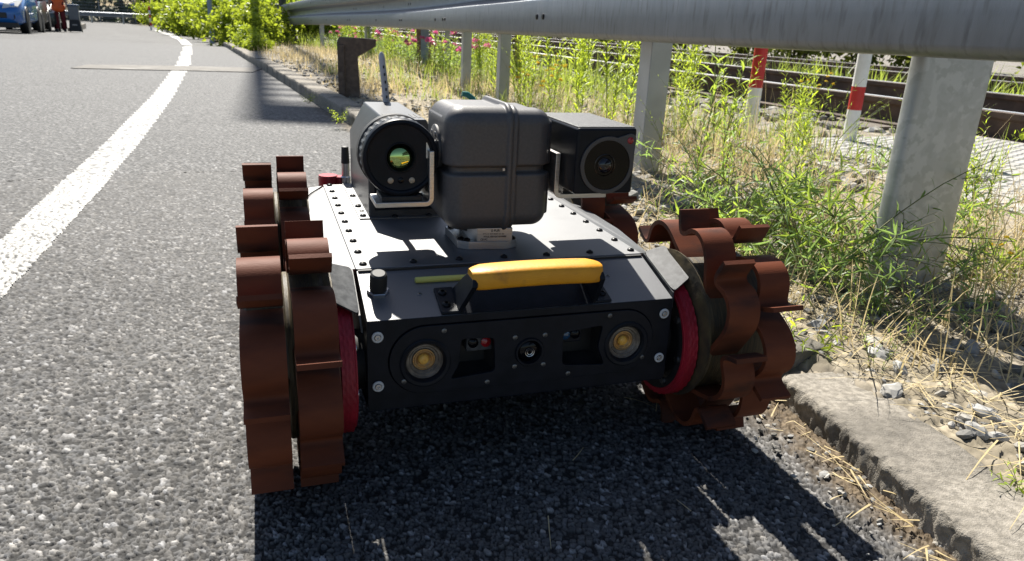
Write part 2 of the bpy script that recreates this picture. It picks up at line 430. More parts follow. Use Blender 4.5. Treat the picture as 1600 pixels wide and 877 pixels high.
# concrete repair strip crossing the road
m_patch = mat('patch_concrete', (.11,.102,.09), (.16,.148,.13), rough=.85, scale=14, detail=9, bump=.5, bscale=90, c3=(.2,.19,.17), c3scale=3)
q = [(-3.85,6.50),(-3.4,6.68),(-2.95,6.90),(-2.50,7.08),(-2.62,7.75),(-3.0,7.62),(-3.55,7.35),(-4.0,7.02)]
mb = MB(); mb.add([(x, y, float(zr(y)) + .0065) for x, y in q] + [(x, y, float(zr(y)) - .01) for x, y in q], [tuple(range(8))] + [(i, (i+1) % 8, 8+(i+1) % 8, 8+i) for i in range(8)])
tag(mb.build('road_patch', m_patch, smooth=0), 'pale concrete repair strip crossing the road under the white line', 'road patch', kind='structure')

# ------------------------------------------------------------------ verge: stony soil between kerb and track
rr = np.exp(np.arange(math.log(.42), math.log(24.0), .0068)); th = np.radians(-30) + np.arange(0, math.radians(82), .0046)
RR, TH = np.meshgrid(rr, th, indexing='ij'); X = RR*np.sin(TH); Y = RR*np.cos(TH)
f1, f2, dx, dy, s1, s2 = cells(X, Y, .021, 5); g1, g2, _, _, q1, q2 = cells(X, Y, .0085, 15)
t = sstep(0, .5, f2 - f1); t2 = sstep(0, .5, g2 - g1)
dk = (X - kx(Y))
O = off(X, Y) - KO
cov = np.clip(fbm(X, Y, .22, 40, 3)*1.9 - .45, 0, 1)
Z = zr(Y) + .042 + .03*(fbm(X, Y, .5, 2, 4) - .5) + .03*sstep(.15, 1.2, O) + cov*(.008*t*s1) + .0035*t2*q1 - .022*sstep(.13, .05, dk)
Z = Z - .03*sstep(1.7, 2.1, O)
val = (.13 + .24*s2*t)*cov + (.19 + .17*q2*t2)*(1 - cov)
soil = fbm(X, Y, .3, 91, 4)
c = np.stack([val*1.12, val*(1.0 - .05*soil), val*(.86 - .22*soil)], -1)
idx = np.arange(X.size).reshape(X.shape)
F = np.stack([idx[:-1,:-1], idx[:-1,1:], idx[1:,1:], idx[1:,:-1]], -1).reshape(-1, 4)[:, ::-1]
keep = ((dk.ravel() > .045) & (O.ravel() < 3.2))[F].all(1)
V2, F2_, C2 = compact(np.stack([X, Y, Z], -1).reshape(-1, 3), F[keep], c.reshape(-1, 3))
VX, VY, VZ = X, Y, Z
m_verge = attr_mat('verge_soil', rough=.9, spec=.25, bump=.6, bscale=260)
o = link('verge', np_mesh('verge', V2, F2_, True, C2), m_verge); tag(o, 'dry stony soil strip between the kerb and the railway', 'verge', kind='structure')
def vz(x, y):
    o_ = off(x, y) - KO
    return float(zr(y)) + .042 + .03*sstep(.15, 1.2, o_) - .03*sstep(1.7, 2.1, o_)

# ballast bed under the tracks
m_bal = mat('ballast', (.13,.115,.10), (.34,.31,.28), rough=.9, scale=28, detail=8, bump=1.0, bscale=26, bdist=.05, c3=(.16,.17,.07), c3scale=.8)
so = np.concatenate([np.linspace(1.9, 8, 40), np.geomspace(8.3, 40, 14)]); ss = np.concatenate([np.linspace(-6, 20, 110), np.geomspace(20.5, 160, 40)])
SS, OO = np.meshgrid(ss, so, indexing='ij'); Xb, Yb = U[0]*SS + NRM[0]*(OO + KO), U[1]*SS + NRM[1]*(OO + KO)
Zb = .03 + .05*(fbm(Xb, Yb, .12, 3, 4) - .5) + 0*OO - .09*sstep(2.1, 1.9, OO) - .35*sstep(20, 60, SS)
idx = np.arange(Xb.size).reshape(Xb.shape)
F = np.stack([idx[:-1,:-1], idx[:-1,1:], idx[1:,1:], idx[1:,:-1]], -1).reshape(-1, 4)[:, ::-1]
o = link('track_bed', np_mesh('track_bed', np.stack([Xb, Yb, Zb], -1).reshape(-1, 3), F, True), m_bal); tag(o, 'grey brown ballast bed under the railway tracks', 'track bed', kind='structure')

# ================================================================== ROBOT
m_black = mat('black_anodised', (.006,.008,.012), (.010,.012,.018), rough=.42, scale=60, bump=.06, bscale=900, spec=.18)
m_deck = mat('black_deck', (.008,.012,.020), (.014,.019,.029), rough=.56, scale=25, detail=8, bump=.10, bscale=1100, spec=1.0, rvar=.04, bdist=.0006, c3=(.05,.05,.05), c3scale=160, c3lo=.68, c3hi=.74)
m_deck.node_tree.nodes['Principled BSDF'].inputs['IOR'].default_value = 1.8
m_guard = mat('dusty_black_sheet', (.045,.048,.053), (.10,.105,.11), rough=.5, scale=120, detail=9, spec=.25, lo=.4, hi=.7, bump=.1, bscale=700)
m_box = mat('satin_black_box', (.030,.031,.034), (.045,.046,.05), rough=.38, scale=40, spec=.7, bump=.08, bscale=700)
m_screw = mat('black_oxide_screw', (.012,.012,.013), rough=.35, metal=.6, spec=.5)
m_steel = mat('steel', (.45,.45,.46), (.56,.56,.57), rough=.32, metal=1.0, scale=80)
m_alu = mat('brushed_aluminium', (.50,.49,.48), (.60,.59,.58), rough=.38, metal=1.0, scale=60, stretch=(1, 1, 14), bump=.05, bscale=300)
m_ptu = mat('grey_powder_coat', (.072,.069,.071), (.088,.084,.086), rough=.48, scale=300, bump=.25, bscale=2600, bdist=.0005, spec=.5)
m_rubber = mat('black_rubber', (.010,.010,.011), (.018,.018,.018), rough=.6, scale=60)
m_foot = mat('brown_plastic_foot', (.175,.048,.020), (.090,.028,.016), rough=.62, spec=.14, scale=20, detail=9, stretch=(.6,1.5,1.5), lo=.25, hi=.75, c3=(.022,.017,.017), c3scale=15, c3lo=.47, c3hi=.66, bump=.22, bscale=500, bdist=.0008, rvar=.06, objrand=.12)
m_drum = mat('ochre_drum', (.105,.078,.035), (.04,.031,.02), rough=.6, scale=40, stretch=(9, 1, 1), bump=.4, bscale=90, c3=(.02,.018,.015), c3scale=18)
m_red = mat('red_tread', (.42,.012,.03), (.28,.010,.022), rough=.55, scale=30, bump=.2, bscale=500)
m_yellow = mat('yellow_grip', (.76,.34,.012), (.66,.28,.010), rough=.5, scale=25, bump=.12, bscale=300, c3=(.36,.15,.02), c3scale=45, c3lo=.58, c3hi=.78)
m_strip = mat('yellow_green_strip', (.55,.55,.14), rough=.5)
m_glassblk = mat('dark_glass', (.003,.003,.005), rough=.06, spec=.22)
m_chrome = mat('lamp_reflector', (.24,.20,.16), (.13,.11,.09), rough=.5, metal=.35, scale=140)
m_amberglow = mat('amber_glow_tint', (.50,.27,.08), (.30,.20,.10), rough=.4, metal=.6, scale=160)  # warm glow around the LED, put into the colour
m_amber = mat('amber_led', (.85,.42,.06), (.95,.55,.12), rough=.4, scale=200)
m_redlens = mat('red_lens', (.30,.01,.015), rough=.08, spec=.7)
m_bluelens = mat('blue_lens', (.02,.07,.16), rough=.08, spec=.8)
m_redplastic = mat('red_plastic', (.42,.015,.025), rough=.35)
m_label = mat('label_foil', (.62,.60,.58), (.55,.53,.52), rough=.4, metal=.6, scale=200)
m_ink = mat('black_ink', (.02,.02,.02), rough=.6)
m_whitesleeve = mat('white_antenna_sleeve', (.50,.50,.53), (.42,.42,.45), rough=.45, scale=40)
m_green = mat('teal_cable_plug', (.02,.16,.13), rough=.4)
def lens_mat():
    m = bpy.data.materials.new('coated_lens'); m.use_nodes = True; n = m.node_tree.nodes; L = m.node_tree.links
    b = n['Principled BSDF']; b.inputs['Base Color'].default_value = (.30,.62,.26,1); b.inputs['Metallic'].default_value = 1; b.inputs['Roughness'].default_value = .06
    lw = n.new('ShaderNodeTexCoord'); nz = n.new('ShaderNodeTexNoise'); nz.inputs['Scale'].default_value = 60; L.new(lw.outputs['Object'], nz.inputs['Vector'])
    x = n.new('ShaderNodeMix'); x.data_type = 'RGBA'; x.inputs[6].default_value = (.22,.55,.22,1); x.inputs[7].default_value = (.62,.50,.16,1); L.new(nz.outputs['Fac'], x.inputs[0]); L.new(x.outputs[2], b.inputs['Base Color'])
    return m
m_lens = lens_mat()

ROB = empty('tracked_inspection_robot', (-.0062, .8569, 0), math.radians(18.96)); ROB.name = 'inspection_robot'
tag(ROB, 'black four-wheeled inspection robot with camera head and yellow handle on the asphalt', 'robot')
ZD = .2265; YF = -.087

# ---- chassis: hollow front behind the face plate
mb = MB()
mb.prism([(-.048,.093),(-.048,.1985),(.004,.2245),(.462,.2245),(.53,.185),(.53,.10),(.47,.075),(.02,.075)], -.180, .180)
chassis = mb.build('chassis', m_black, ROB, bevel=.002)
# sloped front panel
sl = [(-.087,.199),(0,.2265),(.0,.2235),(-.0845,.196)]
mb = MB(); mb.prism(sl, -.1815, .1815); slope = mb.build('front_top_panel', m_deck, ROB, bevel=.0008)
# side cheeks of the nose
for s in (-1, 1):
    mb = MB(); mb.prism([(-.083,.095),(-.083,.196),(-.05,.2065),(-.05,.095)], s*.181, s*.172); mb.build('nose_cheek', m_black, ROB, bevel=.0008)
mb = MB(); mb.prism([(-.083,.0955),(-.045,.083),(.02,.0755),(.02,.0735),(-.045,.080),(-.087,.0925)], -.179, .179); mb.build('belly_plate', m_black, ROB)
# deck plate
mb = MB(); mb.box(-.182, .182, .0015, .462, ZD-.001, ZD+.0022); deck = mb.build('deck_plate', m_deck, ROB, bevel=.0012)
mb = MB(); mb.box(-.180, .180, -.0035, .0012, ZD-.004, ZD+.0012); mb.build('deck_front_seam', m_rubber, ROB)
# screw heads
def screw(name, r, h, parent, mtl=m_screw):
    m = MB(); m.lathe([(r,0),(r*.98,h*.45),(r*.75,h*.85),(r*.42,h),(r*.40,h*.35)], n=14); return m.mesh(name)
sm = screw('deck_screw', .0047, .0032, None); sm.materials.append(m_screw)
spots = [(-.172, .015 + .0487*i) for i in range(10)] + [(.173, .015 + .0487*i) for i in range(10)] + [(x, .0155) for x in (-.113,-.057,0.,.056,.115)]
spots += [(-.142, .262), (-.142,.30), (-.142,.36)]
for x, y in spots:
    o = link('deck_screw', sm, None, deck, (x, y, ZD+.0022), (0, 0, random.random()*3))

# ---- front plate with stadium opening, sensor panel inside
def stadium(hw, hh, cz, n=24):
    pts = []
    for k in range(n + 1):
        t = -math.pi/2 + math.pi*k/n; pts.append((hw - hh + hh*math.cos(t), cz + hh*math.sin(t)))
    for k in range(n + 1):
        t = math.pi/2 + math.pi*k/n; pts.append((-(hw - hh) + hh*math.cos(t), cz + hh*math.sin(t)))
    return pts
CZ = .1495
front = plate2d('front_plate', rpoly([(-.1815,.0935),(.1815,.0935),(.1815,.1985),(-.1815,.1985)], .004), [stadium(.1603, .0413, CZ)[::-1]], .0015, m_black, ROB, bevel=.0005, loc=(0, YF+.002, 0))
winL = rpoly([(-.080,.1715),(-.041,.1695),(-.0385,.127),(-.092,.1225),(-.082,.140)][::-1], .006)
winR = rpoly([(.041,.168),(.092,.1735),(.0875,.145),(.098,.121),(.0425,.126)], .006)
panel = plate2d('sensor_panel', stadium(.1583, .0393, CZ), [circ(-.1195,.1465,.0285), circ(.1235,.1465,.0285), circ(.001,.148,.0175), winL, winR], .0022, m_black, ROB, bevel=.0006, loc=(0, YF+.0005, 0))
mb = MB(); mb.tube([(x, YF-.0012, z) for x, z in stadium(.1463, .0285, CZ)[:-1]] + [(stadium(.1463,.0285,CZ)[0][0], YF-.0012, stadium(.1463,.0285,CZ)[0][1])], .0011, n=6)
mb.build('panel_ridge', m_black, panel)
# funnels behind the windows
for s, xs in ((-1, (-.095,-.036)), (1, (.037,.100))):
    mb = MB(); x0, x1 = xs
    mb.add([(x0,YF+.003,.118),(x1,YF+.003,.118),(x1,YF+.003,.178),(x0,YF+.003,.178),(x0+.006,YF+.034,.126),(x1-.006,YF+.034,.126),(x1-.006,YF+.034,.172),(x0+.006,YF+.034,.172)],
           [(4,5,6,7),(0,1,5,4),(1,2,6,5),(2,3,7,6),(3,0,4,7)])
    mb.build('sensor_recess', m_rubber, panel, smooth=0)
# small range sensors inside the windows
for cx, lm, lx in ((-.054, m_redlens, -.0465), (.057, m_bluelens, .0505)):
    mb = MB(); mb.box(cx-.0155, cx+.0155, YF+.014, YF+.033, .147, .168); rs = mb.build('range_sensor', m_guard if lm is m_redlens else m_black, ROB, bevel=.002)
    for xx, mm, r in ((lx, lm, .0052), (2*cx-lx, m_glassblk, .0052)):
        mb = MB(); mb.lathe([(r*1.15,.0005),(r*1.15,-.0015),(r,-.002),(r*.6,-.0032),(.0002,-.0038)], c=(xx, YF+.0138, .158), axis='y', n=18); mb.build('sensor_lens', mm, rs)
# headlights
def headlight(cx):
    cz = .1465
    m = MB(); m.lathe([(.0285,.004),(.0285,-.0030),(.0270,-.0042),(.0235,-.0036),(.0208,.0005),(.0205,.008)], c=(cx, YF, cz), axis='y', n=44, caps=False)
    
    h = m.build('headlight', m_black, ROB)
    m = MB(); prof = []
    for k in range(33):
        r = .0206*(1 - k/32); base = .002 + .008*(1 - (r/.0206)**2); prof.append((max(r, .0003), base - .0006*math.cos(k*2*math.pi/5.2)))
    m.lathe(prof, c=(cx, YF, cz), axis='y', n=44, caps=False); m.build('lamp_reflector', m_chrome, h)
    m = MB(); m.lathe([(.0125,.0058),(.0112,.0056),(.0102,.0064),(.0088,.0064),(.0078,.0074),(.0058,.0080)], c=(cx, YF, cz), axis='y', n=40, caps=False); m.build('painted_glow', m_amberglow, h)  # amber ring painting the LED's glow onto the inner reflector
    m = MB(); m.lathe([(.0064,.0105),(.0062,.0074),(.0056,.0056),(.0044,.0042),(.0026,.0033),(.0002,.0030)], c=(cx, YF, cz), axis='y', n=30, caps=False); m.build('lamp_led', m_amber, h)
headlight(-.1195); headlight(.1235)
# centre camera
mb = MB(); mb.lathe([(.0175,.004),(.0175,-.003),(.0165,-.0045),(.0145,-.0045),(.0138,.002),(.0135,.004)], c=(.001,YF,.148), axis='y', n=40, caps=False); cc = mb.build('front_camera', m_black, ROB)
mb = MB(); mb.lathe([(.0137,.003)] + [(.0137*math.cos(a), .003 - .006*math.sin(a)) for a in np.linspace(.1, 1.5, 9)], c=(.001,YF,.148), axis='y', n=36, caps=False); mb.build('dome_lens', m_glassblk, cc)
mb = MB()
for r in (.0058,.0036): mb.lathe([(r,-.0036),(r-.0002,-.0041),(r-.0009,-.0038)], c=(.001,YF,.148), axis='y', n=26, caps=False)
mb.build('lens_ring', m_steel, cc)
# panel screws and corner bolts
ps = screw('panel_screw', .0030, .0012, None); ps.materials.append(mat('dull_screw', (.16,.16,.16), rough=.4, metal=.8))
for x, z in ((-.099,.1825),(.099,.1842),(-.048,.1150),(.051,.1150),(-.143,.1262),(.147,.1265)):
    link('panel_screw', ps, None, panel, (x, YF-.0020, z), (math.pi/2, 0, 0))
    mb = MB(); mb.lathe([(.0052,.0),(.0052,-.0004),(.0038,-.0004)], c=(x, YF-.0018, z), axis='y', n=20, caps=False)
for x, z in ((-.017,.167),(.019,.167),(-.016,.131),(.019,.130)): link('panel_screw', ps, None, panel, (x, YF-.0020, z), (math.pi/2, 0, 0))
mb = MB(); mb.lathe([(.0062,0),(.0062,.0012),(.0055,.0018),(.0038,.0018),(.0036,.0002)], n=24)
wm = mb.mesh('corner_bolt'); wm.materials.append(mat('washer_white', (.55,.55,.55), (.66,.66,.66), rough=.5, scale=100))
mb = MB(); mb.lathe([(.0036,0),(.0036,.0022),(.0032,.0026),(.0018,.0026),(.0017,.0008)], n=6); bm_ = mb.mesh('bolt_socket', 20); bm_.materials.append(m_steel)
for x in (-.171,.171):
    for z in (.181,.1232):
        w_ = link('corner_bolt', wm, None, ROB, (x, YF-.001, z), (math.pi/2, 0, 0)); link('bolt_socket', bm_, None, w_)

# ---- things on the sloped panel
SLN = Vector((0, -.0275, .087)).normalized(); SA = math.atan2(.0275, .087)
def on_slope(x, y): return (x, y, .199 + (y + .087)*.0275/.087)
# black push knob with nut
k0 = on_slope(-.163, -.040)
mb = MB(); mb.lathe([(.0092,.004),(.0095,.006),(.0095,.022),(.0088,.025),(.0068,.0265),(.0002,.0265)], n=28); knob = mb.build('push_knob', m_rubber, ROB, loc=k0, rot=(SA, 0, 0))
mb = MB(); mb.lathe([(.0125,.0),(.0125,.004),(.0115,.0046),(.0096,.0046)], n=6, caps=False); mb.build('hex_nut', m_steel, knob, smooth=20)
# yellow-green strip (bar) lying on panel
mb = MB(); p0 = on_slope(-.118,-.026); p1 = on_slope(-.040,-.0265)
mb.tube([(p0[0]-.001,p0[1],p0[2]+.002),(p0[0],p0[1],p0[2]+.002),(p1[0],p1[1],p1[2]+.002)], [.0022,.0036,.0036], n=10); mb.build('light_stick', m_strip, ROB)
# handle: two brackets, yellow grip
for s in (-1, 1):
    mb = MB(); x = s*.0775
    prof = [(-.084,.2005),(-.045,.2130),(-.078,.2400),(-.088,.2470),(-.112,.2470),(-.1155,.2400)]
    V = []; 
    for xx, kx_ in ((x, 0), (x + s*.006, 0)):
        V += [(xx - s*.0085*max(0,(z-.205))/.04, y, z) for y, z in prof]
    n6 = len(prof); F6 = [tuple(range(n6-1,-1,-1)), tuple(range(n6, 2*n6))] + [(i,(i+1)%n6,n6+(i+1)%n6,n6+i) for i in range(n6)]
    mb.add(V, F6); br = mb.build('handle_bracket', m_black, ROB, bevel=.0008)
    a = on_slope(x + s*.003, -.085); 
    mb = MB(); xl, xr = sorted((x+s*.002, x + s*.024)); 
    V = []
    for dz in (.0006,.0036):
        for (xx, yy) in ((xl,-.086),(xr,-.086),(xr,-.043),(xl,-.043)):
            q_ = on_slope(xx, yy); V.append((q_[0], q_[1], q_[2]+dz))
    mb.add(V, [(0,3,2,1),(4,5,6,7),(0,1,5,4),(1,2,6,5),(2,3,7,6),(3,0,4,7)]); ft = mb.build('bracket_foot', m_black, br, bevel=.002)
    for yy in (-.074,-.054):
        q_ = on_slope(x + s*.016, yy); link('deck_screw', sm, None, br, (q_[0], q_[1], q_[2]+.0036), (SA, 0, 0))
mb = MB(); q_ = on_slope(0,-.083)
mb.prism([(-.0865,.2003),(-.084,.2003),(-.060,.2165),(-.060,.219)], -.0775, .0775); mb.build('handle_base', m_black, ROB)
# grip: lofted rounded section, gently arched, tapered ends
V = []; Fg = []; N = 20; xsn = np.concatenate([[-.0745,-.0735,-.070,-.062], np.linspace(-.05,.05,13), [.062,.070,.0735,.0745]])
for x in xsn:
    e = 1 - max(0, (abs(x) - .058)/.0165)**2*.42
    zc = .2450 + .0018*(1 - (x/.075)**2); hw, hh = .0180*e, .0116*(.75+.25*e)
    for k in range(N):
        t_ = 2*math.pi*k/N; ct, st = math.cos(t_), math.sin(t_)
        V.append((x, -.0995 + hw*math.copysign(abs(ct)**.58, ct), zc + hh*math.copysign(abs(st)**.58, st) - (.003*(1-e))))
nr = len(xsn)
for i in range(nr-1):
    for k in range(N): Fg.append((i*N+k, i*N+(k+1)%N, (i+1)*N+(k+1)%N, (i+1)*N+k))
Fg += [tuple(range(N-1,-1,-1)), tuple((nr-1)*N+k for k in range(N))]
mb = MB(); mb.add(V, Fg); mb.build('handle_grip', m_yellow, ROB, smooth=45)
# little countersunk screws on the slope
for x, y in ((.118,-.013),(.117,-.037),(-.118,-.048),(.010,-.012)):
    q_ = on_slope(x, y); link('panel_screw', ps, None, slope, (q_[0], q_[1], q_[2]-.0004), (SA, 0, 0))

# ---- side wings (sheet fenders) and front corner guards
for s in (-1, 1):
    mb = MB()
    top = [(.182,.008,.2265),(.182,.455,.2265),(.203,.415,.2235),(.226,.355,.2165),(.231,.285,.2150),(.229,.165,.2150),(.206,.030,.2200)]
    V = [(s*x, y, z) for x, y, z in top] + [(s*x, y, z-.0022) for x, y, z in top]; n7 = len(top)
    mb.add(V, [tuple(range(n7)), tuple(range(2*n7-1, n7-1, -1))] + [(i,(i+1)%n7,n7+(i+1)%n7,n7+i) for i in range(n7)])
    mb.build('side_wing', m_deck, ROB, smooth=0)
    mb = MB(); top = [(.184,.462,.2265),(.226,.478,.218),(.226,.366,.2175),(.205,.424,.2235)]
    V = [(s*x, y, z) for x, y, z in top] + [(s*x, y, z-.0022) for x, y, z in top]
    mb.add(V, [(0,1,2,3),(7,6,5,4)] + [(i,(i+1)%4,4+(i+1)%4,4+i) for i in range(4)]); mb.build('side_wing', m_deck, ROB, smooth=0)
    # bent corner guard
    C_ = [Vector(p) for p in ((.1865,.004,.2290),(.2155,.002,.2375),(.2150,-.066,.2165),(.1880,-.076,.2030))]
    uv = rpoly([(0,0),(1,0),(1,1),(0,1)], .16, 5); top = []
    for a_, b2 in uv:
        p_ = (C_[0]*(1-a_) + C_[1]*a_)*(1-b2) + (C_[3]*(1-a_) + C_[2]*a_)*b2; top.append((s*p_.x, p_.y, p_.z))
    mb = MB(); mb.add(top, [tuple(range(len(top)))])
    fl_ = [(s*.1863,.004,.2285),(s*.1878,-.076,.2025),(s*.1858,-.080,.184),(s*.1850,-.03,.190),(s*.1850,.004,.205)]
    mb.add(fl_, [(0,1,2,3,4)]); gd = mb.build('corner_guard', m_guard, ROB, smooth=0)
    md = gd.modifiers.new('t', 'SOLIDIFY'); md.thickness = .002; md.offset = 0

# ---- wheels
YC, ZC, YR = -.033, .1450, .370
prof = [(-12,.080),(-6,.087),(0,.094),(6,.102),(11,.111),(16,.1205),(21,.1275),(26,.1315),(31,.1318),(35.5,.1285),(39,.1232),(42,.1196),(44.8,.1198),(46.6,.1245),(47.6,.1340),(48.2,.1468)]
def smooth_prof(p, n=34):
    a = np.array(p, float); t = np.linspace(0, len(a)-1, n); out = []
    for q_ in t:
        i = int(min(q_, len(a)-2)); f = q_ - i
        P0, P1, P2, P3 = a[max(i-1,0)], a[i], a[i+1], a[min(i+2, len(a)-1)]
        out.append(.5*((2*P1) + (-P0+P2)*f + (2*P0-5*P1+4*P2-P3)*f*f + (-P0+3*P1-3*P2+P3)*f**3))
    return out
def foot_mesh(direction):
    pts = []
    for ph, r in smooth_prof(prof):
        a = math.radians(ph)*direction; pts.append(Vector((-r*math.sin(a), r*math.cos(a))))      # (y, z): +angle leans to the front
    th_ = .0056; L_, R_ = [], []
    for i, p in enumerate(pts):
        t_ = (pts[min(i+1, len(pts)-1)] - pts[max(i-1, 0)]).normalized(); nn = Vector((-t_.y, t_.x)); L_.append(p + nn*th_/2); R_.append(p - nn*th_/2)
    V = []; n_ = len(pts); hwid = .0205
    for x in (-hwid, hwid):
        for q_ in L_ + R_: V.append((x, q_.x, q_.y))
    m_ = 2*n_; Fq = []
    for i in range(n_-1):
        Fq += [(i, i+1, n_+i+1, n_+i), (m_+n_+i, m_+n_+i+1, m_+i+1, m_+i), (i+1, i, m_+i, m_+i+1), (n_+i, n_+i+1, m_+n_+i+1, m_+n_+i)]
    Fq += [(0, n_, m_+n_, m_), (n_-1, m_+n_-1, m_+2*n_-1, 2*n_-1)]
    b = MB(); b.add(V, Fq); me = b.mesh('foot', 40); me.materials.append(m_foot); return me
FOOT = {1: foot_mesh(1), -1: foot_mesh(-1)}
def drum_mesh(s):
    b = MB(); b.lathe([(.03,s*.048),(.080,s*.049),(.086,s*.047),(.090,s*.043),(.0895,s*.008),(.0915,s*.006),(.0915,s*.002),(.0895,0),(.090,-s*.034),(.0945,-s*.0405),(.095,-s*.0425),(.090,-s*.0435),(.03,-s*.0435)], axis='x', n=64)
    return b
def band_mesh(s):
    nA, nW = 168, 13; V = []; Fq = []
    for i in range(nA):
        a = 2*math.pi*i/nA
        for j in range(nW):
            u = j/(nW-1); ed = (1 if 0 < j < nW-1 else 0)
            row = int(u*4.999); bmp = (.0010 if ((i//2 + (row % 2)*1) % 2 == 0) else .0)*(1 if (j % 3) else .2)*ed
            r = .0805 + bmp - (.004 if not ed else 0); x = -s*(.0445 + .0165*u)
            V.append((x, r*math.cos(a), r*math.sin(a)))
    for i in range(nA):
        for j in range(nW-1): Fq.append((i*nW+j, ((i+1)%nA)*nW+j, ((i+1)%nA)*nW+j+1, i*nW+j+1))
    b = MB(); b.add(V, Fq); b.lathe([(.0765,-s*.0611),(.0765,-s*.0625),(.073,-s*.0625),(.072,-s*.048)], axis='x', n=64, caps=False); return b
def hub_mesh(s):
    b = MB(); b.lathe([(.074,-s*.044),(.074,-s*.061),(.062,-s*.061),(.054,-s*.056),(.035,-s*.056),(.034,-s*.085)], axis='x', n=48); return b
# rows: (x offset outer, inner), directions and tip phases (degrees forward from the top)
SPEC = {(-1,0): ((1, -2+0), (1, -20+0)), (1,0): ((1, -26), (-1, -3)), (-1,1): ((1, 12), (1, -8)), (1,1): ((1, 4), (-1, 20))}
meshes = {}
for s in (-1, 1):
    d_ = drum_mesh(s).mesh('wheel', 30); d_.materials.append(m_drum); bd = band_mesh(s).mesh('tread_band', 60); bd.materials.append(m_red)
    hb = hub_mesh(s).mesh('hub', 30); hb.materials.append(m_rubber); meshes[s] = (d_, bd, hb)
hbm = MB(); hbm.lathe([(.0045,0),(.0045,.003),(.0025,.003),(.0024,.001)], axis='x', n=12); hbolt = hbm.mesh('hub_bolt'); hbolt.materials.append(m_steel)
WNAMES = {(-1,0): 'front wheel on the white line side', (1,0): 'front wheel beside the kerb', (-1,1): 'rear wheel on the white line side', (1,1): 'rear wheel beside the kerb'}
for s in (-1, 1):
    for e in (0, 1):
        d_, bd, hb = meshes[s]
        wh = link('wheel', d_, None, ROB, (s*.2565, YR if e else YC, ZC)); wh['label'] = WNAMES[(s, e)]
        link('tread_band', bd, None, wh, (0, .004, -.0145)); link('hub', hb, None, wh, (0, .004, -.0145))
        for k in range(8):
            a = math.radians(45*k+10); link('hub_bolt', hbolt, None, wh, (-s*.061 - (.003 if s > 0 else 0), .004 + .064*math.cos(a), -.0145 + .064*math.sin(a)))
        for row, (dirn, ph) in enumerate(SPEC[(s, e)]):
            xo = s*(.0285 if row == 0 else -.0205)
            for k in range(8):
                # foot tip sits 47.5 deg ahead of its root angle in its own direction
                a = math.radians(ph + 45*k - dirn*47.5)
                link('foot', FOOT[dirn], None, wh, (xo, 0, 0), (a, 0, 0))

# ---- pan-tilt unit
def rbox(x0, x1, y0, y1, z0, z1, r, n, disp=None):
    c0 = np.array([x0+r, y0+r, z0+r]); c1 = np.array([x1-r, y1-r, z1-r]); ctr = (c0+c1)/2
    V = []; Fq = []
    lin = np.concatenate([np.linspace(0, .001, 2)[:1], np.linspace(0, 1, n)]) if False else np.linspace(0, 1, n)
    for ax in range(3):
        for sg in (0, 1):
            b = len(V); o1, o2 = [a for a in range(3) if a != ax]
            for i in lin:
                for j in lin:
                    p = np.zeros(3); lo = np.array([x0,y0,z0]); hi = np.array([x1,y1,z1])
                    p[ax] = hi[ax] if sg else lo[ax]; p[o1] = lo[o1] + i*(hi[o1]-lo[o1]); p[o2] = lo[o2] + j*(hi[o2]-lo[o2])
                    q = np.minimum(np.maximum(p, c0), c1); d = p - q; l = np.linalg.norm(d)
                    nn = d/l if l > 0 else np.zeros(3); w = q + nn*r
                    if disp is not None: w = w + nn*disp(w, nn)
                    V.append(tuple(w))
            for i in range(n-1):
                for j in range(n-1):
                    f = (b+i*n+j, b+(i+1)*n+j, b+(i+1)*n+j+1, b+i*n+j+1); Fq.append(f if (sg == (ax != 1)) else f[::-1])
    me = bpy.data.meshes.new('rbox'); me.from_pydata(V, [], Fq)
    bm = bmesh.new(); bm.from_mesh(me); bmesh.ops.remove_doubles(bm, verts=bm.verts, dist=1e-6); bmesh.ops.recalc_face_normals(bm, faces=bm.faces); bm.to_mesh(me); bm.free()
    me.polygons.foreach_set('use_smooth', [True]*len(me.polygons)); return me
XS, ZG = .0130, .331
def pdisp(p, n):
    d = 0.0; x, y, z = p
    if abs(n[0]) < .97:
        d += .0036*float(sstep(.0080, .0055, abs(x-XS))) - .0016*float(sstep(.0022, .0008, abs(x-XS)))
        if x > XS: d -= .0030
    gr = float(sstep(.0062, .0030, abs(z-ZG)))
    if n[1] < -.25 or abs(n[0]) > .5:
        d -= .0080*gr*float(sstep(.005,.009,abs(x-XS)))
    if n[2] > .3 and y > .075 and abs(x-XS) > .008: d -= .0020*float(sstep(.075,.079,y))
    return d
me = rbox(-.0680, .0695, .040, .168, .2540, .4065, .022, 110, pdisp); me.name = 'pan_tilt_unit'
ptu = link('pan_tilt_unit', me, m_ptu, ROB); ptu['label'] = 'grey rounded pan-tilt housing between the two cameras'
for s, x in ((-1, -.0680), (1, .0695)):
    mb = MB(); mb.lathe([(.027, x - s*.004), (.027, x + s*.0025), (.0255, x + s*.0035), (.0002, x + s*.0035)], c=(0, .100, .352), axis='x', n=40); fl = mb.build('tilt_flange', m_ptu, ptu)
    for k in range(6):
        a = k*math.pi/3; mb = MB(); mb.lathe([(.0025, x + s*.003), (.0025, x + s*.0045), (.0012, x + s*.0045)], c=(0, .100+.020*math.cos(a), .352+.020*math.sin(a)), axis='x', n=10); mb.build('flange_screw', m_steel, ptu)
mb = MB(); mb.box(.001, .0035, .0375, .0402, .3315, .3345); mb.build('drain_plug', m_label, ptu)
mb = MB(); mb.lathe([(.030,.246),(.030,.262)], c=(-.010,.100,0), n=40); mb.build('pan_neck', m_rubber, ptu)
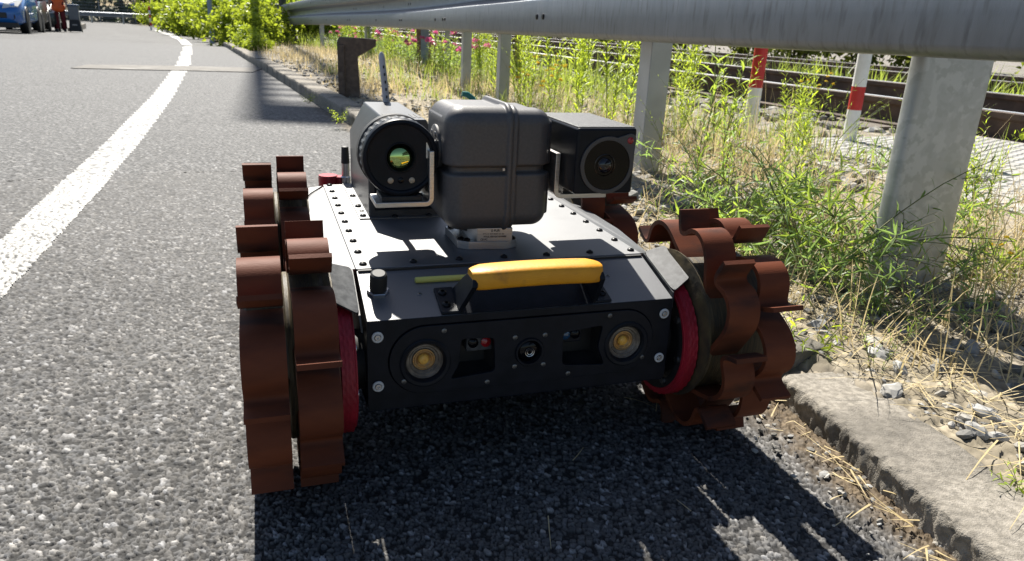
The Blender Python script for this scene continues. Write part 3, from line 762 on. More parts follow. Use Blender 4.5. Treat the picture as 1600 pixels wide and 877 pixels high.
# teal cable plug behind
mb = MB(); mb.tube([(.006,.168,.392),(-.003,.173,.404),(-.010,.174,.4085),(-.017,.174,.4095)], [.003,.0036,.004,.0034], n=12); mb.build('cable_plug', m_green, ptu)
# mount base
oct_ = [(-.0475,.062),(-.0355,.0525),(.0140,.0475),(.0285,.0540),(.0290,.110),(.0150,.142),(-.0355,.142),(-.0475,.130)]
mb = MB(); mb.prism(oct_, ZD+.0022, ZD+.0125, 'z'); base = mb.build('mount_base', m_alu, ROB, bevel=.0007)
mb = MB(); mb.prism([(-.0250,.0518),(.0205,.0478),(.0225,.070),(.0225,.125),(-.030,.125),(-.031,.070)], ZD+.0125, ZD+.0300, 'z'); mb.build('mount_block', m_alu, base, bevel=.0007)
me_ = MB().add([(-.0245,.0513,ZD+.0128),(.0200,.0473,ZD+.0128),(.0200,.0473,ZD+.0290),(-.0245,.0513,ZD+.0290)], [(0,1,2,3)])
for x, y in ((-.042,.0665),(-.036,.060),(.0245,.060),(-.041,.125),(.022,.120)): link('deck_screw', sm, None, base, (x, y, ZD+.0125))
ang = math.atan2(-.0040, .0455)
ux = Vector((math.cos(ang), math.sin(ang), 0)); uz = Vector((0, 0, 1)); un = ux.cross(uz)
def lab(body, size, x, z, bold=0.0):
    p = Vector((-.0250,.0518,0)) + ux*(x) + Vector((0,0,z)) + un*.0003
    m4 = Matrix((ux, uz, un)).transposed().to_4x4(); m4.translation = p
    text_mesh('label_text', body, size, m_ink, base, m4, bold=bold)
lab('FLIR', .0042, .0215, ZD+.0255, .00012)
lab('PTU-5 427-0007-01-00', .0029, .0075, ZD+.0215)
lab('PTU5.1001GX10H4400', .0030, .0085, ZD+.0180, .00008)
lab('CE FC', .0034, .0045, ZD+.0142, .0001)
mb = MB(); p = Vector((-.0250,.0518,ZD+.0268)) + ux*.0190 + un*.0003
ring = circ(0, 0, 1, 20); mb.add([tuple(p + ux*.0011*a + uz*.0017*b) for a, b in ring] + [tuple(p + ux*.0006*a + uz*.0009*b) for a, b in ring], [(i,(i+1)%20,20+(i+1)%20,20+i) for i in range(20)]); mb.build('label_emblem', m_ink, base, smooth=0)

# ---- thermal camera on the left bracket
LX, LZ, LY = -.1175, .3425, .068
def octo(hw, hh, ch): return [(-hw, -hh), (hw, -hh), (hw, hh*.30), (hw*.62, hh), (-hw*.62, hh), (-hw, hh*.30)]
mb = MB(); mb.lathe([(.030,.121),(.0455,.120),(.0475,.117),(.0475,.104),(.0455,.102),(.0445,.100)], c=(LX,0,LZ), axis='y', n=56); tcam = mb.build('thermal_camera', m_rubber, ROB); tcam['label'] = 'black thermal camera with round glossy lens left of the pan-tilt housing'
mb = MB(); mb.tube([(LX+.012,.118,LZ-.02),(LX+.013,.150,LZ-.025),(LX+.012,.19,LZ-.04),(LX+.010,.228,LZ-.05)], .0045, n=10); mb.build('camera_cable', m_rubber, tcam)
# barrel, knurled focus ring, front hood
mb = MB(); nk = 64
V = []; Fq = []
for j, (r, y) in enumerate(((.0440,.102),(.0452,.1005),(.0452,.0835),(.0440,.082))):
    for k in range(nk*2):
        t_ = 2*math.pi*k/(nk*2); r_ = r + (.0011 if (k//2) % 2 == 0 and j in (1,2) else 0); V.append((LX + r_*math.cos(t_), y, LZ + r_*math.sin(t_)))
K2 = nk*2
for j in range(3):
    for k in range(K2): Fq.append((j*K2+k, j*K2+(k+1)%K2, (j+1)*K2+(k+1)%K2, (j+1)*K2+k))
mb.add(V, Fq); mb.build('focus_ring', m_guard, tcam, smooth=25)
mb = MB(); mb.lathe([(.0435,.090),(.0455,.084),(.0465,.078),(.0465,.0715),(.0455,.0685),(.0425,.0675),(.0405,.0685),(.0395,.0715),(.0355,.0722),(.0190,.0722),(.0180,.0712),(.0172,.0712),(.0165,.078),(.0150,.081)], c=(LX,0,LZ), axis='y', n=64, caps=False); mb.build('lens_hood', m_black, tcam)
mb = MB(); mb.lathe([(.0158,.0795)] + [(.0158*math.cos(a), .0795-.0068*math.sin(a)) for a in np.linspace(.08,1.55,12)], c=(LX,0,LZ-.002), axis='y', n=40, caps=False); mb.build('germanium_lens', m_lens, tcam)
m_pale = mat('pale_led', (.42,.36,.27), rough=.25)
for dx, mm in ((-.0125,m_pale),(0,m_glassblk),(.0135,m_pale)):
    mb = MB(); mb.lathe([(.0036,.0724),(.0036,.0712),(.0026,.0706),(.0002,.0704)], c=(LX+dx,0,LZ-.0275), axis='y', n=18, caps=False); mb.build('status_led', mm, tcam)
# bracket: flat tray under the camera, arm up to the tilt flange
def strip_path(pts, y0, y1, th_, name, parent, mtl=m_alu):
    """bent flat bar: path in XZ, width along Y"""
    P_ = [Vector(p) for p in pts]; L_, R_ = [], []
    for i, p in enumerate(P_):
        a = (P_[i]-P_[i-1]).normalized() if i else (P_[1]-P_[0]).normalized(); b = (P_[i+1]-P_[i]).normalized() if i < len(P_)-1 else a
        t_ = (a+b).normalized(); nn = Vector((-t_.y, t_.x)); k = 1/max(.5, nn.dot(Vector((-a.y, a.x)))); L_.append(p+nn*th_/2*k); R_.append(p-nn*th_/2*k)
    poly = [(v.x, v.y) for v in L_] + [(v.x, v.y) for v in reversed(R_)]
    m = MB(); m.prism(poly, y0, y1, 'y'); return m.build(name, mtl, parent, bevel=.0008, smooth=35)
def arc(cx, cz, r, a0, a1, n=6): return [(cx + r*math.cos(math.radians(a)), cz + r*math.sin(math.radians(a))) for a in np.linspace(a0, a1, n)]
bl = strip_path([(-.150,.2875)] + arc(-.0885,.2945,.007,-90,-8) + [(-.0820,.352)], .060, .112, .006, 'camera_bracket', ROB)
mb = MB(); mb.box(-.088,-.0735,.072,.092,.340,.3635); mb.build('clamp_block', m_alu, bl, bevel=.002)
mb = MB(); mb.box(-.142,-.0925,.066,.108,.2905,.2965); mb.build('camera_foot', m_rubber, bl, bevel=.001)
for y in (.070,.100): link('deck_screw', sm, None, bl, (-.0955, y, .2965))
# ---- equipment box standing on the deck behind
hexs = [(-.136,ZD+.0022),(-.030,ZD+.0022),(-.030,.322),(-.054,.3685),(-.112,.3685),(-.136,.322)]
mb = MB(); mb.prism(hexs, .228, .452, 'y'); eb = mb.build('equipment_box', m_box, ROB, bevel=.0025, seg=3); eb['label'] = 'dark faceted equipment box with slotted roof standing on the deck'
for x in (-.106,-.099,-.067,-.060):
    mb = MB(); mb.box(x-.002, x+.002, .244, .285, .365, .3690); mb.build('vent_slot', m_ink, eb)
mb = MB(); mb.box(-.128,-.038,.2262,.2281,.240,.300); mb.build('box_front', m_black, eb, bevel=.0006)
mb = MB(); mb.box(-.150,-.018,.219,.458,ZD+.0023,ZD+.0042); mb.build('box_flange', m_deck, eb)
for x, y in ((-.144,.232),(-.144,.29),(-.144,.36),(-.10,.2225),(-.05,.2225)): link('deck_screw', sm, None, eb, (x, y, ZD+.0042))
# ---- day camera on the right bracket
mb = MB(); mb.box(.0800,.1580,.0,.146,.3085,.3885); dcam = mb.build('day_camera', m_black, ROB, bevel=.0035, seg=3); dcam['label'] = 'black box camera with round glass front right of the pan-tilt housing'
m_lid = mat('grit_coat', (.030,.032,.036), (.055,.058,.062), rough=.5, scale=220, bump=.5, bscale=900)
mb = MB(); mb.box(.0815,.1565,.004,.144,.3884,.3896); mb.build('camera_lid', m_lid, dcam, bevel=.0008)
DX, DZ = .1205, .3440
tear = [(DX + .0345*math.cos(a), DZ + .0345*math.sin(a)) for a in np.radians(np.arange(75, 375, 6))]
lug = (DX+.0280, DZ+.0300)
tear = [(DX + .0345*math.cos(math.radians(a)), DZ + .0345*math.sin(math.radians(a))) for a in range(72, 378, 6)] + [(lug[0] + .0078*math.cos(math.radians(a)), lug[1] + .0078*math.sin(math.radians(a))) for a in range(-20, 121, 14)]
m_bezel = mat('grey_bezel', (.055,.055,.06), rough=.45)
bz = plate2d('lens_bezel', tear, [circ(DX, DZ, .0305, 48)[::-1]], .0008, m_bezel, dcam, bevel=.0004, loc=(0, -.0012, 0))
mb = MB(); mb.lathe([(.0042,-.0022),(.0040,-.0030),(.0025,-.0038),(.0002,-.0040)], c=(lug[0],0,lug[1]), axis='y', n=18, caps=False); mb.build('indicator', m_redlens, dcam)
mb = MB(); mb.lathe([(.0306,-.0008),(.0300,.0),(.0285,.004)] , c=(DX,0,DZ), axis='y', n=48, caps=False)
mb.lathe([(.0303,-.0010),(.0002,-.0010)], c=(DX,0,DZ), axis='y', n=48, caps=False); mb.build('lens_window', m_glassblk, dcam)
m_coat = mat('lens_coat', (.05,.042,.036), rough=.2, metal=.8)
m_elem = mat('front_element_glass', (.006,.006,.012), rough=.03, spec=.6)
mb = MB()
for r, y in ((.0138,-.0016),(.0098,-.0024)): mb.lathe([(r,-.0010),(r,y),(r-.0009,y-.0004),(r-.0016,y+.0006)], c=(DX-.003,0,DZ), axis='y', n=36, caps=False)
mb.build('lens_ring', m_coat, dcam)
mb = MB(); mb.lathe([(.0088,-.0012)] + [(.0088*math.cos(a), -.0014-.0042*math.sin(a)) for a in np.linspace(.05,1.54,9)], c=(DX-.003,0,DZ), axis='y', n=30, caps=False); mb.build('front_element', m_elem, dcam)
br2 = strip_path([(.0735,.352)] + arc(.0805,.3045,.007,180,270) + [(.1430,.2975)], .040, .105, .006, 'camera_bracket', ROB)
mb = MB(); mb.box(.085,.140,.046,.100,.3006,.3086); mb.build('camera_foot', m_rubber, br2)
# ---- rear: antennas and red knob
mb = MB(); mb.lathe([(.0085,.218),(.0085,.238),(.0068,.240),(.0068,.262)], c=(-.142,.478,0), n=20); ab = mb.build('antenna', m_steel, ROB)
mb = MB(); mb.lathe([(.0072,.262),(.0060,.290),(.0045,.291)], c=(-.142,.478,0), n=18); mb.build('antenna_sleeve', m_rubber, ab)
mb = MB(); mb.lathe([(.0125,.2105),(.0165,.2125),(.0165,.236),(.0155,.240),(.0002,.2402)], c=(-.171,.488,0), n=28); mb.build('red_knob', m_redplastic, ROB)
mb = MB(); mb.lathe([(.010,.21),(.010,.238)], c=(-.151,.486,0), n=20); mb.build('red_cap', m_redplastic, ROB)
mb = MB(); ap = [(-.070,.462,.318),(-.0725,.462,.36),(-.0765,.462,.405),(-.0800,.462,.437),(-.0805,.462,.444),(-.0806,.462,.4475)]
mb.tube(ap, [.0062,.0060,.0056,.0052,.0042,.0015], n=14); wa = mb.build('whip_antenna', m_whitesleeve, ROB)
for i in range(7):
    z = .350 + .012*i; x = np.interp(z, [p[2] for p in ap], [p[0] for p in ap]); mb = MB(); mb.box(x-.0008, x+.0016, .4548, .4565, z, z+.0045); mb.build('antenna_print', m_ink, wa)

# ================================================================== KERB
m_kerb = mat('kerb_concrete', (.20,.182,.154), (.32,.292,.25), rough=.92, scale=110, detail=9, lo=.38, hi=.62, bump=.6, bscale=500, bdist=.003, c3=(.10,.092,.08), c3scale=7, c3lo=.50, c3hi=.72, spec=.25)
KERB = empty('kerb', (.4, .9, 0)); KERB['kind'] = 'structure'; KERB['label'] = 'row of weathered grey concrete kerb stones beside the road'; KERB['category'] = 'kerb'
def kerb_stone(p0, p1, width, ztop0, ztop1, seed, nx, ny, nz, rough=.004, parent=KERB):
    """block from p0 to p1 (front edge of its top), eroded edges"""
    p0 = Vector((*p0, 0)); p1 = Vector((*p1, 0)); d = p1 - p0; L = d.length; u = d.normalized(); w = Vector((u.y, -u.x, 0))
    if w.x < 0: w = -w
    zb = -.16; V = {}; verts = []; faces = []
    def key(i, j, k): return (i, j, k)
    def vert(i, j, k):
        kk = (i, j, k)
        if kk in V: return V[kk]
        a, b, c = i/nx, j/ny, k/nz
        zt = ztop0 + (ztop1 - ztop0)*a; zb_ = zb
        # more rows near the top
        cc = 1 - (1-c)**2.2
        q = Vector((a*L, b*width, zb_ + (zt-zb_)*cc))
        # rounded arrises
        r = .010; inn = Vector((min(max(q.x, r*.5), L-r*.5), min(max(q.y, r), width-r*.7), min(q.z, zt-r)))
        e = q - inn
        if e.length > 1e-6: q = inn + e.normalized()*min(e.length, r if q.z > zt-r else e.length)
        n3 = Vector((q.x*1.0, q.y, q.z)) + Vector((seed*3.7, seed*1.3, 0))
        f = noise.fractal(n3*17, .9, 2.3, 5); g2 = noise.fractal(n3*75, .7, 2.0, 3); g3 = noise.noise(n3*4)
        front = max(0, 1 - b*width/.03)
        q.y += rough*(f*.55*front + g2*1.0*front + .6*g3*front)
        top = 1 if c > .98 else 0
        q.z += (rough*.30*f + rough*.28*g2 + rough*.5*g3)*(1 if c > .6 else 0)
        if top and b*width < .03: q.z -= .005*max(0, f*.5+g2*.6+.1)*(1 - b*width/.03)
        q.y -= .012*(1-c)*front*0
        wv = p0 + u*q.x + w*q.y; wv.z = q.z + float(zr(wv.y))
        V[kk] = len(verts); verts.append(wv - Vector((.4, .9, 0))); return V[kk]
    for i in range(nx):
        for j in range(ny): faces.append((vert(i,j,nz), vert(i+1,j,nz), vert(i+1,j+1,nz), vert(i,j+1,nz)))
        for k in range(nz):
            faces.append((vert(i,0,k), vert(i+1,0,k), vert(i+1,0,k+1), vert(i,0,k+1))); faces.append((vert(i,ny,k+1), vert(i+1,ny,k+1), vert(i+1,ny,k), vert(i,ny,k)))
    for j in range(ny):
        for k in range(nz):
            faces.append((vert(0,j,k), vert(0,j,k+1), vert(0,j+1,k+1), vert(0,j+1,k))); faces.append((vert(nx,j,k), vert(nx,j+1,k), vert(nx,j+1,k+1), vert(nx,j,k+1)))
    b = MB(); b.add(verts, faces); return b.build('kerb_stone', m_kerb, parent, smooth=60)
ks = kerb_stone((.392,.962), (.592,.02), .118, .047, .040, 1, 420, 26, 22, .0030); ks['label'] = 'nearest kerb stone with broken crumbly front edge'
yy = .985; a = .372
q0 = np.array([.372, .985]); seed = 2
for i in range(16):
    ln = 1.0 if i else .92
    dirv = np.array([kx(q0[1]+1) - kx(q0[1]), 1.0]); dirv /= np.linalg.norm(dirv)
    q1 = q0 + dirv*ln
    n_ = (90, 14, 10) if i < 2 else ((36, 8, 6) if i < 6 else (14, 5, 4))
    kerb_stone(q0 + np.array([.004,0]), q1, .12 + .006*random.random(), .055 + .012*random.random() + .015*min(i,3)/3, .055 + .012*random.random() + .015*min(i,3)/3, seed, *n_, rough=.004)
    q0 = q1 + dirv*.009; seed += 1

# ================================================================== GUARD RAIL
m_zinc = mat('galvanised_steel', (.185,.20,.225), (.285,.30,.325), rough=.5, metal=.8, scale=7, detail=12, stretch=(5, 5, 1.0), lo=.25, hi=.75, rvar=.08, c3=(.155,.16,.17), c3scale=14, c3lo=.5, c3hi=.75, bump=.12, bscale=120)
m_zincpost = mat('galvanised_post', (.44,.45,.445), (.50,.51,.505), rough=.5, metal=.6, scale=26, detail=3, lo=.47, hi=.53, c3=(.41,.42,.41), c3scale=55, c3lo=.5, c3hi=.58)
m_greypost = mat('grey_steel_post', (.34,.35,.36), (.42,.43,.44), rough=.5, metal=.4, scale=8, detail=6)
m_rust = mat('rusty_steel', (.13,.075,.05), (.22,.14,.10), rough=.75, scale=30, detail=8, c3=(.10,.08,.07), c3scale=8, bump=.4, bscale=150)
RAIL = empty('guard_rail', (.5, 1.9, 0)); tag(RAIL, 'galvanised steel guard rail with two flat ridges running along the verge', 'guard rail')
RP = np.array([[1.30,-1.0,.51],[.705,1.08,.487],[.305,2.48,.472],[-.13,4.0,.455],[-1.32,8.0,.415],[-3.55,13.4,.345],[-6.6,20.5,.20],[-9.9,28.0,.03]])
tt = np.arange(len(RP)); ti = np.linspace(0, len(RP)-1, 106)
def crom(P, t):
    out = []
    for q in t:
        i = int(min(q, len(P)-2)); f = q-i; P0,P1,P2,P3 = P[max(i-1,0)],P[i],P[i+1],P[min(i+2,len(P)-1)]
        out.append(.5*((2*P1)+(-P0+P2)*f+(2*P0-5*P1+4*P2-P3)*f*f+(-P0+3*P1-3*P2+P3)*f**3))
    return np.array(out)
path = crom(RP, ti)
beam = [(.052,-.002),(.070,.000),(.079,.006),(.083,.016),(.083,.120),(.080,.130),(.068,.138),(.014,.160),(.004,.168),(.0,.180),(.0,.240),(.004,.252),(.014,.260),(.068,.282),(.080,.290),(.083,.300),(.083,.404),(.079,.414),(.070,.420),(.052,.422)]
def sweep(path, sec, name, mtl, parent, thick):
    V = []; n = len(sec)
    for i, p in enumerate(path):
        t = path[min(i+1,len(path)-1)] - path[max(i-1,0)]; t = t/np.linalg.norm(t[:2]); nr = np.array([-t[1], t[0]])          # toward the road (left)
        for d, z in sec: V.append((p[0]+nr[0]*d-.5, p[1]+nr[1]*d-1.9, p[2]+z))
    F = [(i*n+j, i*n+j+1, (i+1)*n+j+1, (i+1)*n+j) for i in range(len(path)-1) for j in range(n-1)]
    b = MB(); b.add(V, F); o = b.build(name, mtl, parent, smooth=38)
    md = o.modifiers.new('t', 'SOLIDIFY'); md.thickness = thick; md.offset = 0; return o
sweep(path, beam, 'rail_beam', m_zinc, RAIL, .004)
def rail_at(y):
    x = np.interp(y, path[:,1], path[:,0]); z = np.interp(y, path[:,1], path[:,2]); x2 = np.interp(y+.05, path[:,1], path[:,0]); t = np.array([x2-x, .05]); t /= np.linalg.norm(t); return x, z, t
# slot bolts on both ridges
mb = MB(); mb.lathe([(.011,0),(.011,.003),(.008,.006),(.0002,.0065)], axis='y', n=14); bolt = mb.mesh('rail_bolt'); bolt.materials.append(m_screw)
for yb in (3.02, 3.10, 5.1, 5.18, 5.5, 7.2, 7.3, 8.6, 10.2, 10.35, 12.0, 13.5, 16.5, 20):
    x, z, t = rail_at(yb); nr = np.array([-t[1], t[0]])
    for zz in (.068, .352, .210):
        d = .0 if zz == .21 else .085
        link('rail_bolt', bolt, None, RAIL, (x + nr[0]*d - .5, yb + nr[1]*d - 1.9, z + zz), (math.pi, 0, math.atan2(nr[1], nr[0]) - math.pi/2 + math.pi))
# posts: C-section behind the beam
def post_c(y, w, dep, mtl, setback, zlow=-.25, label=None, xoff=0):
    x, z, t = rail_at(y); nr = np.array([t[1], -t[0]])
    c = np.array([x, y]) + nr*(setback) + t*xoff
    sec = [(-dep/2, -w/2), (dep/2, -w/2), (dep/2, -w/2+.018), (-dep/2+.006, -w/2+.006), (-dep/2+.006, w/2-.006), (dep/2, w/2-.018), (dep/2, w/2), (-dep/2, w/2)]
    sec = [(-dep/2,-w/2),(dep/2,-w/2),(dep/2,-w/2+.02),(dep/2-.006,-w/2+.02),(dep/2-.006,-w/2+.006),(-dep/2+.006,-w/2+.006),(-dep/2+.006,w/2-.006),(dep/2-.006,w/2-.006),(dep/2-.006,w/2-.02),(dep/2,w/2-.02),(dep/2,w/2),(-dep/2,w/2)]
    if w < .05: sec = rpoly([(-dep/2,-w/2),(dep/2,-w/2),(dep/2,w/2),(-dep/2,w/2)], .012, 4)
    V = []; n = len(sec)
    for zz in (zlow, z + .40):
        for a, b in sec:
            p = c + nr*a + t*b; V.append((p[0]-.5, p[1]-1.9, zz))
    F = [tuple(range(n-1,-1,-1)), tuple(range(n, 2*n))] + [(i,(i+1)%n,n+(i+1)%n,n+i) for i in range(n)]
    b = MB(); b.add(V, F); o = b.build('rail_post', mtl, RAIL, bevel=.003)
    # spacer between post and beam
    b = MB(); p = c - nr*(dep/2); q = np.array([x, y]) + t*xoff
    V = []
    for zz in (z+.175, z+.245):
        for pp, sg in ((p,-1),(p,1),(q,1),(q,-1)): r = pp + t*.03*sg; V.append((r[0]-.5, r[1]-1.9, zz))
    b.add(V, [(0,3,2,1),(4,5,6,7),(0,1,5,4),(1,2,6,5),(2,3,7,6),(3,0,4,7)]); b.build('rail_spacer', mtl, RAIL)
    if label: o['label'] = label
    return o
post_c(1.335, .034, .158, m_zincpost, .13, label='wide mottled galvanised post nearest the camera')
post_c(2.42, .085, .070, m_greypost, .10)
post_c(4.25, .075, .060, m_greypost, .10)
post_c(5.30, .075, .060, m_greypost, .10)
for y in (10.0, 13.6, 17.2, 21): post_c(y, .075, .07, m_greypost, .10, zlow=-.7)

# other posts standing in the weeds behind the rail
def lone_post(name, x, y, w, d, h, mtl, label, cat='post', lean=(0,0)):
    z0 = vz(x, y) - .05
    b = MB(); b.add([(-w/2,-d/2,0),(w/2,-d/2,0),(w/2,d/2,0),(-w/2,d/2,0)] + [(sx*w/2+lean[0], sy*d/2+lean[1], h) for sx, sy in ((-1,-1),(1,-1),(1,1),(-1,1))], [(0,3,2,1),(4,5,6,7),(0,1,5,4),(1,2,6,5),(2,3,7,6),(3,0,4,7)])
    o = b.build(name, mtl, None, bevel=.004, loc=(x, y, z0)); tag(o, label, cat); return o
lone_post('rusty_post', -.04, 6.0, .055, .05, .95, m_rust, 'thin rusty brown steel post in tall weeds behind the rail')
lone_post('steel_post', -.725, 7.4, .05, .06, 1.0, m_greypost, 'slim grey post beside the blue-grey channel post')
m_bluegrey = mat('blue_grey_channel', (.16,.22,.28), (.22,.29,.36), rough=.45, metal=.3, scale=12)
bp = empty('channel_post', (-.93, 7.4, .02)); tag(bp, 'blue-grey channel post with dry canes leaning on it', 'post')
mb = MB(); mb.box(-.085,-.045,-.03,.03,0,.9); mb.build('channel', m_rust, bp, bevel=.003)
mb = MB(); mb.prism([(-.045,-.03),(.03,-.03),(.03,-.015),(-.03,-.015),(-.03,.03),(-.045,.03)], .08, .95, 'z'); mb.build('channel', m_bluegrey, bp, bevel=.002)
m_cane = mat('dry_cane', (.42,.30,.15), (.30,.22,.12), rough=.8, scale=30)
for x0, x1 in ((.03,.10),(.085,.12)):
    mb = MB(); mb.tube([(x0,-.05,-.03),(x0*.6+x1*.4,-.055,.4),(x1,-.05,.95)], [.012,.010,.008], n=7); mb.build('cane', m_cane, bp)
# bent rusty L-shaped post
m_lpost = mat('old_rusty_concrete', (.085,.062,.052), (.15,.11,.09), rough=.85, scale=30, detail=8, bump=.6, bscale=120, c3=(.20,.17,.15), c3scale=14, c3lo=.58, c3hi=.75)
lp = empty('bent_post', (-1.035, 4.60, .04), math.radians(14)); tag(lp, 'squat rusty inverted-L post with short arm behind the kerb', 'post')
mb = MB(); mb.prism([(-.060,-.05),(.062,-.05),(.048,.235),(.155,.300),(.158,.340),(-.055,.345),(-.072,.315)], -.035, .045, 'y'); mb.build('post_body', m_lpost, lp, bevel=.006)
mb = MB(); mb.box(-.070,-.030,-.046,-.034,-.03,.30); mb.build('post_flange', m_lpost, lp, bevel=.003)

# ================================================================== RAILWAY
m_railtop = mat('polished_rail', (.66,.65,.64), (.76,.75,.74), rough=.42, metal=1.0, scale=40, stretch=(1,1,1))
m_railside = mat('rusty_rail', (.055,.038,.030), (.12,.080,.058), rough=.8, scale=9, detail=8, bump=.3, bscale=120)
m_sleeper = mat('old_sleeper', (.10,.085,.07), (.18,.155,.13), rough=.9, scale=14, detail=8, stretch=(1,6,1), bump=.5, bscale=60)
def track(o1, o2, s0, s1, label, nsl):
    T = empty('railway_track', (*pos(3.0, (o1+o2)/2), .02)); tag(T, label, 'railway track', 'railway tracks beyond the verge')
    c = np.array(pos(3.0, (o1+o2)/2))
    def W(s, o): p = np.array(pos(s, o)) - c; return p
    for oo in (o1, o2):
        sec = [(-.07,0),(.07,0),(.07,.012),(.012,.03),(.010,.105),(.034,.118),(.036,.145),(.030,.150)]
        sec = sec + [(-a, b) for a, b in reversed(sec[2:])]
        V = []; n = len(sec); ss_ = np.linspace(s0, s1, 40)
        for s in ss_:
            for a, b in sec: p = W(s, oo + a); V.append((p[0], p[1], b + .035 - .35*float(sstep(20, 60, s))))
        F = [(i*n+j, i*n+(j+1)%n, (i+1)*n+(j+1)%n, (i+1)*n+j) for i in range(39) for j in range(n)] + [tuple(range(n))]
        b = MB(); b.add(V, F); r = b.build('rail', m_railside, T, smooth=30)
        V = []
        for s in ss_:
            for a in (-.029, .029): p = W(s, oo + a); V.append((p[0], p[1], .1858 - .35*float(sstep(20, 60, s))))
        b = MB(); b.add(V, [(2*i,2*i+1,2*i+3,2*i+2) for i in range(39)]); b.build('rail_head', m_railtop, r, smooth=0)
    sb = MB(); p0, p1 = W(0, o1-.45) - W(0, 0), W(0, o2+.45) - W(0, 0); uu = U*.12
    V = []
    for zz in (-.10, .036):
        for p in (p0-uu, p1-uu, p1+uu, p0+uu): V.append((p[0], p[1], zz))
    sb.add(V, [(0,3,2,1),(4,5,6,7),(0,1,5,4),(1,2,6,5),(2,3,7,6),(3,0,4,7)]); sm_ = sb.mesh('sleeper'); sm_.materials.append(m_sleeper)
    for k in range(nsl):
        s = 1.9 + .62*k; p = W(s, 0); link('sleeper', sm_, None, T, (p[0], p[1], -.35*float(sstep(20, 60, s))))
track(3.73, 5.20, -6, 70, 'nearer railway track with shiny rail heads past the rail posts', 30)
track(7.2, 8.67, -6, 90, 'farther railway track close to the shrubs', 24)
# level-crossing panels with anti-slip lugs
m_panel = mat('grey_crossing_panel', (.30,.295,.28), (.38,.37,.355), rough=.8, scale=12, detail=8, bump=.3, bscale=160)
CP = empty('crossing_panel', (*pos(1.2, 2.85), 0)); tag(CP, 'pale grey studded crossing panels laid up to the near rail', 'crossing panel')
c0 = np.array(pos(1.2, 2.85))
lug = MB(); lug.lathe([(.030,0),(.026,.005),(.0005,.0055)], n=8); lugm = lug
for i, (sa, sb_) in enumerate(((1.36, 2.56), (.14, 1.345), (-1.08, .125))):
    for oa, ob in ((2.07, 2.86), (2.87, 3.64)):
        b = MB(); V = []
        for zz in (-.04, .078):
            for s, o_ in ((sa,oa),(sa,ob),(sb_,ob),(sb_,oa)): p = np.array(pos(s, o_)) - c0; V.append((p[0], p[1], zz))
        b.add(V, [(0,3,2,1),(4,5,6,7),(0,1,5,4),(1,2,6,5),(2,3,7,6),(3,0,4,7)])
        for s in np.arange(sa+.03, sb_-.01, .044):
            for jj, o_ in enumerate(np.arange(oa+.03, ob-.01, .062)):
                so_ = s + (.022 if jj % 2 else 0)
                if so_ > sb_-.02: continue
                p = np.array(pos(so_, o_)) - c0; ux_, uy_ = NRM*.024, U*.010
                b.add([(p[0]-ux_[0]-uy_[0],p[1]-ux_[1]-uy_[1],.0779),(p[0]+ux_[0]-uy_[0],p[1]+ux_[1]-uy_[1],.0779),(p[0]+ux_[0]+uy_[0],p[1]+ux_[1]+uy_[1],.0779),(p[0]-ux_[0]+uy_[0],p[1]-ux_[1]+uy_[1],.0779),
                       (p[0]-ux_[0]*.7-uy_[0]*.5,p[1]-ux_[1]*.7-uy_[1]*.5,.0815),(p[0]+ux_[0]*.7-uy_[0]*.5,p[1]+ux_[1]*.7-uy_[1]*.5,.0815),(p[0]+ux_[0]*.7+uy_[0]*.5,p[1]+ux_[1]*.7+uy_[1]*.5,.0815),(p[0]-ux_[0]*.7+uy_[0]*.5,p[1]-ux_[1]*.7+uy_[1]*.5,.0815)],
                      [(4,5,6,7),(0,1,5,4),(1,2,6,5),(2,3,7,6),(3,0,4,7)])
        b.build('panel', m_panel, CP, smooth=0)
# red and white marker posts
m_wht = mat('white_paint', (.70,.70,.69), (.78,.78,.77), rough=.45, scale=20, c3=(.5,.49,.46), c3scale=9, c3lo=.6, c3hi=.8)
m_redp = mat('red_paint', (.52,.02,.025), (.44,.018,.02), rough=.4, scale=20)
def marker(x, y, r, bands, label, h=1.0, z0=None):
    z0 = vz(x, y) - .02 if z0 is None else z0
    B = empty('marker_post', (x, y, z0)); tag(B, label, 'marker post')
    zc = 0
    for za, zb_, mm in bands:
        b = MB(); b.lathe([(r,za),(r,zb_)], n=20); b.build('red_band' if mm is m_redp else 'white_band', mm, B)
    b = MB(); b.lathe([(r,bands[-1][1]),(r*.7,bands[-1][1]+r*.5),(.001,bands[-1][1]+r*.7)], n=20, caps=False); b.build('cap', bands[-1][2], B)
    return B
marker(1.045, 3.42, .029, [(-.1,.235,m_wht),(.235,.60,m_redp),(.60,.95,m_wht)], 'marker post with long red band rising behind the brown wheel')
marker(1.475, 3.36, .029, [(-.1,.19,m_wht),(.19,.29,m_redp),(.29,.62,m_wht),(.62,.75,m_redp),(.75,.95,m_wht)], 'marker post with one short red band between white ones')

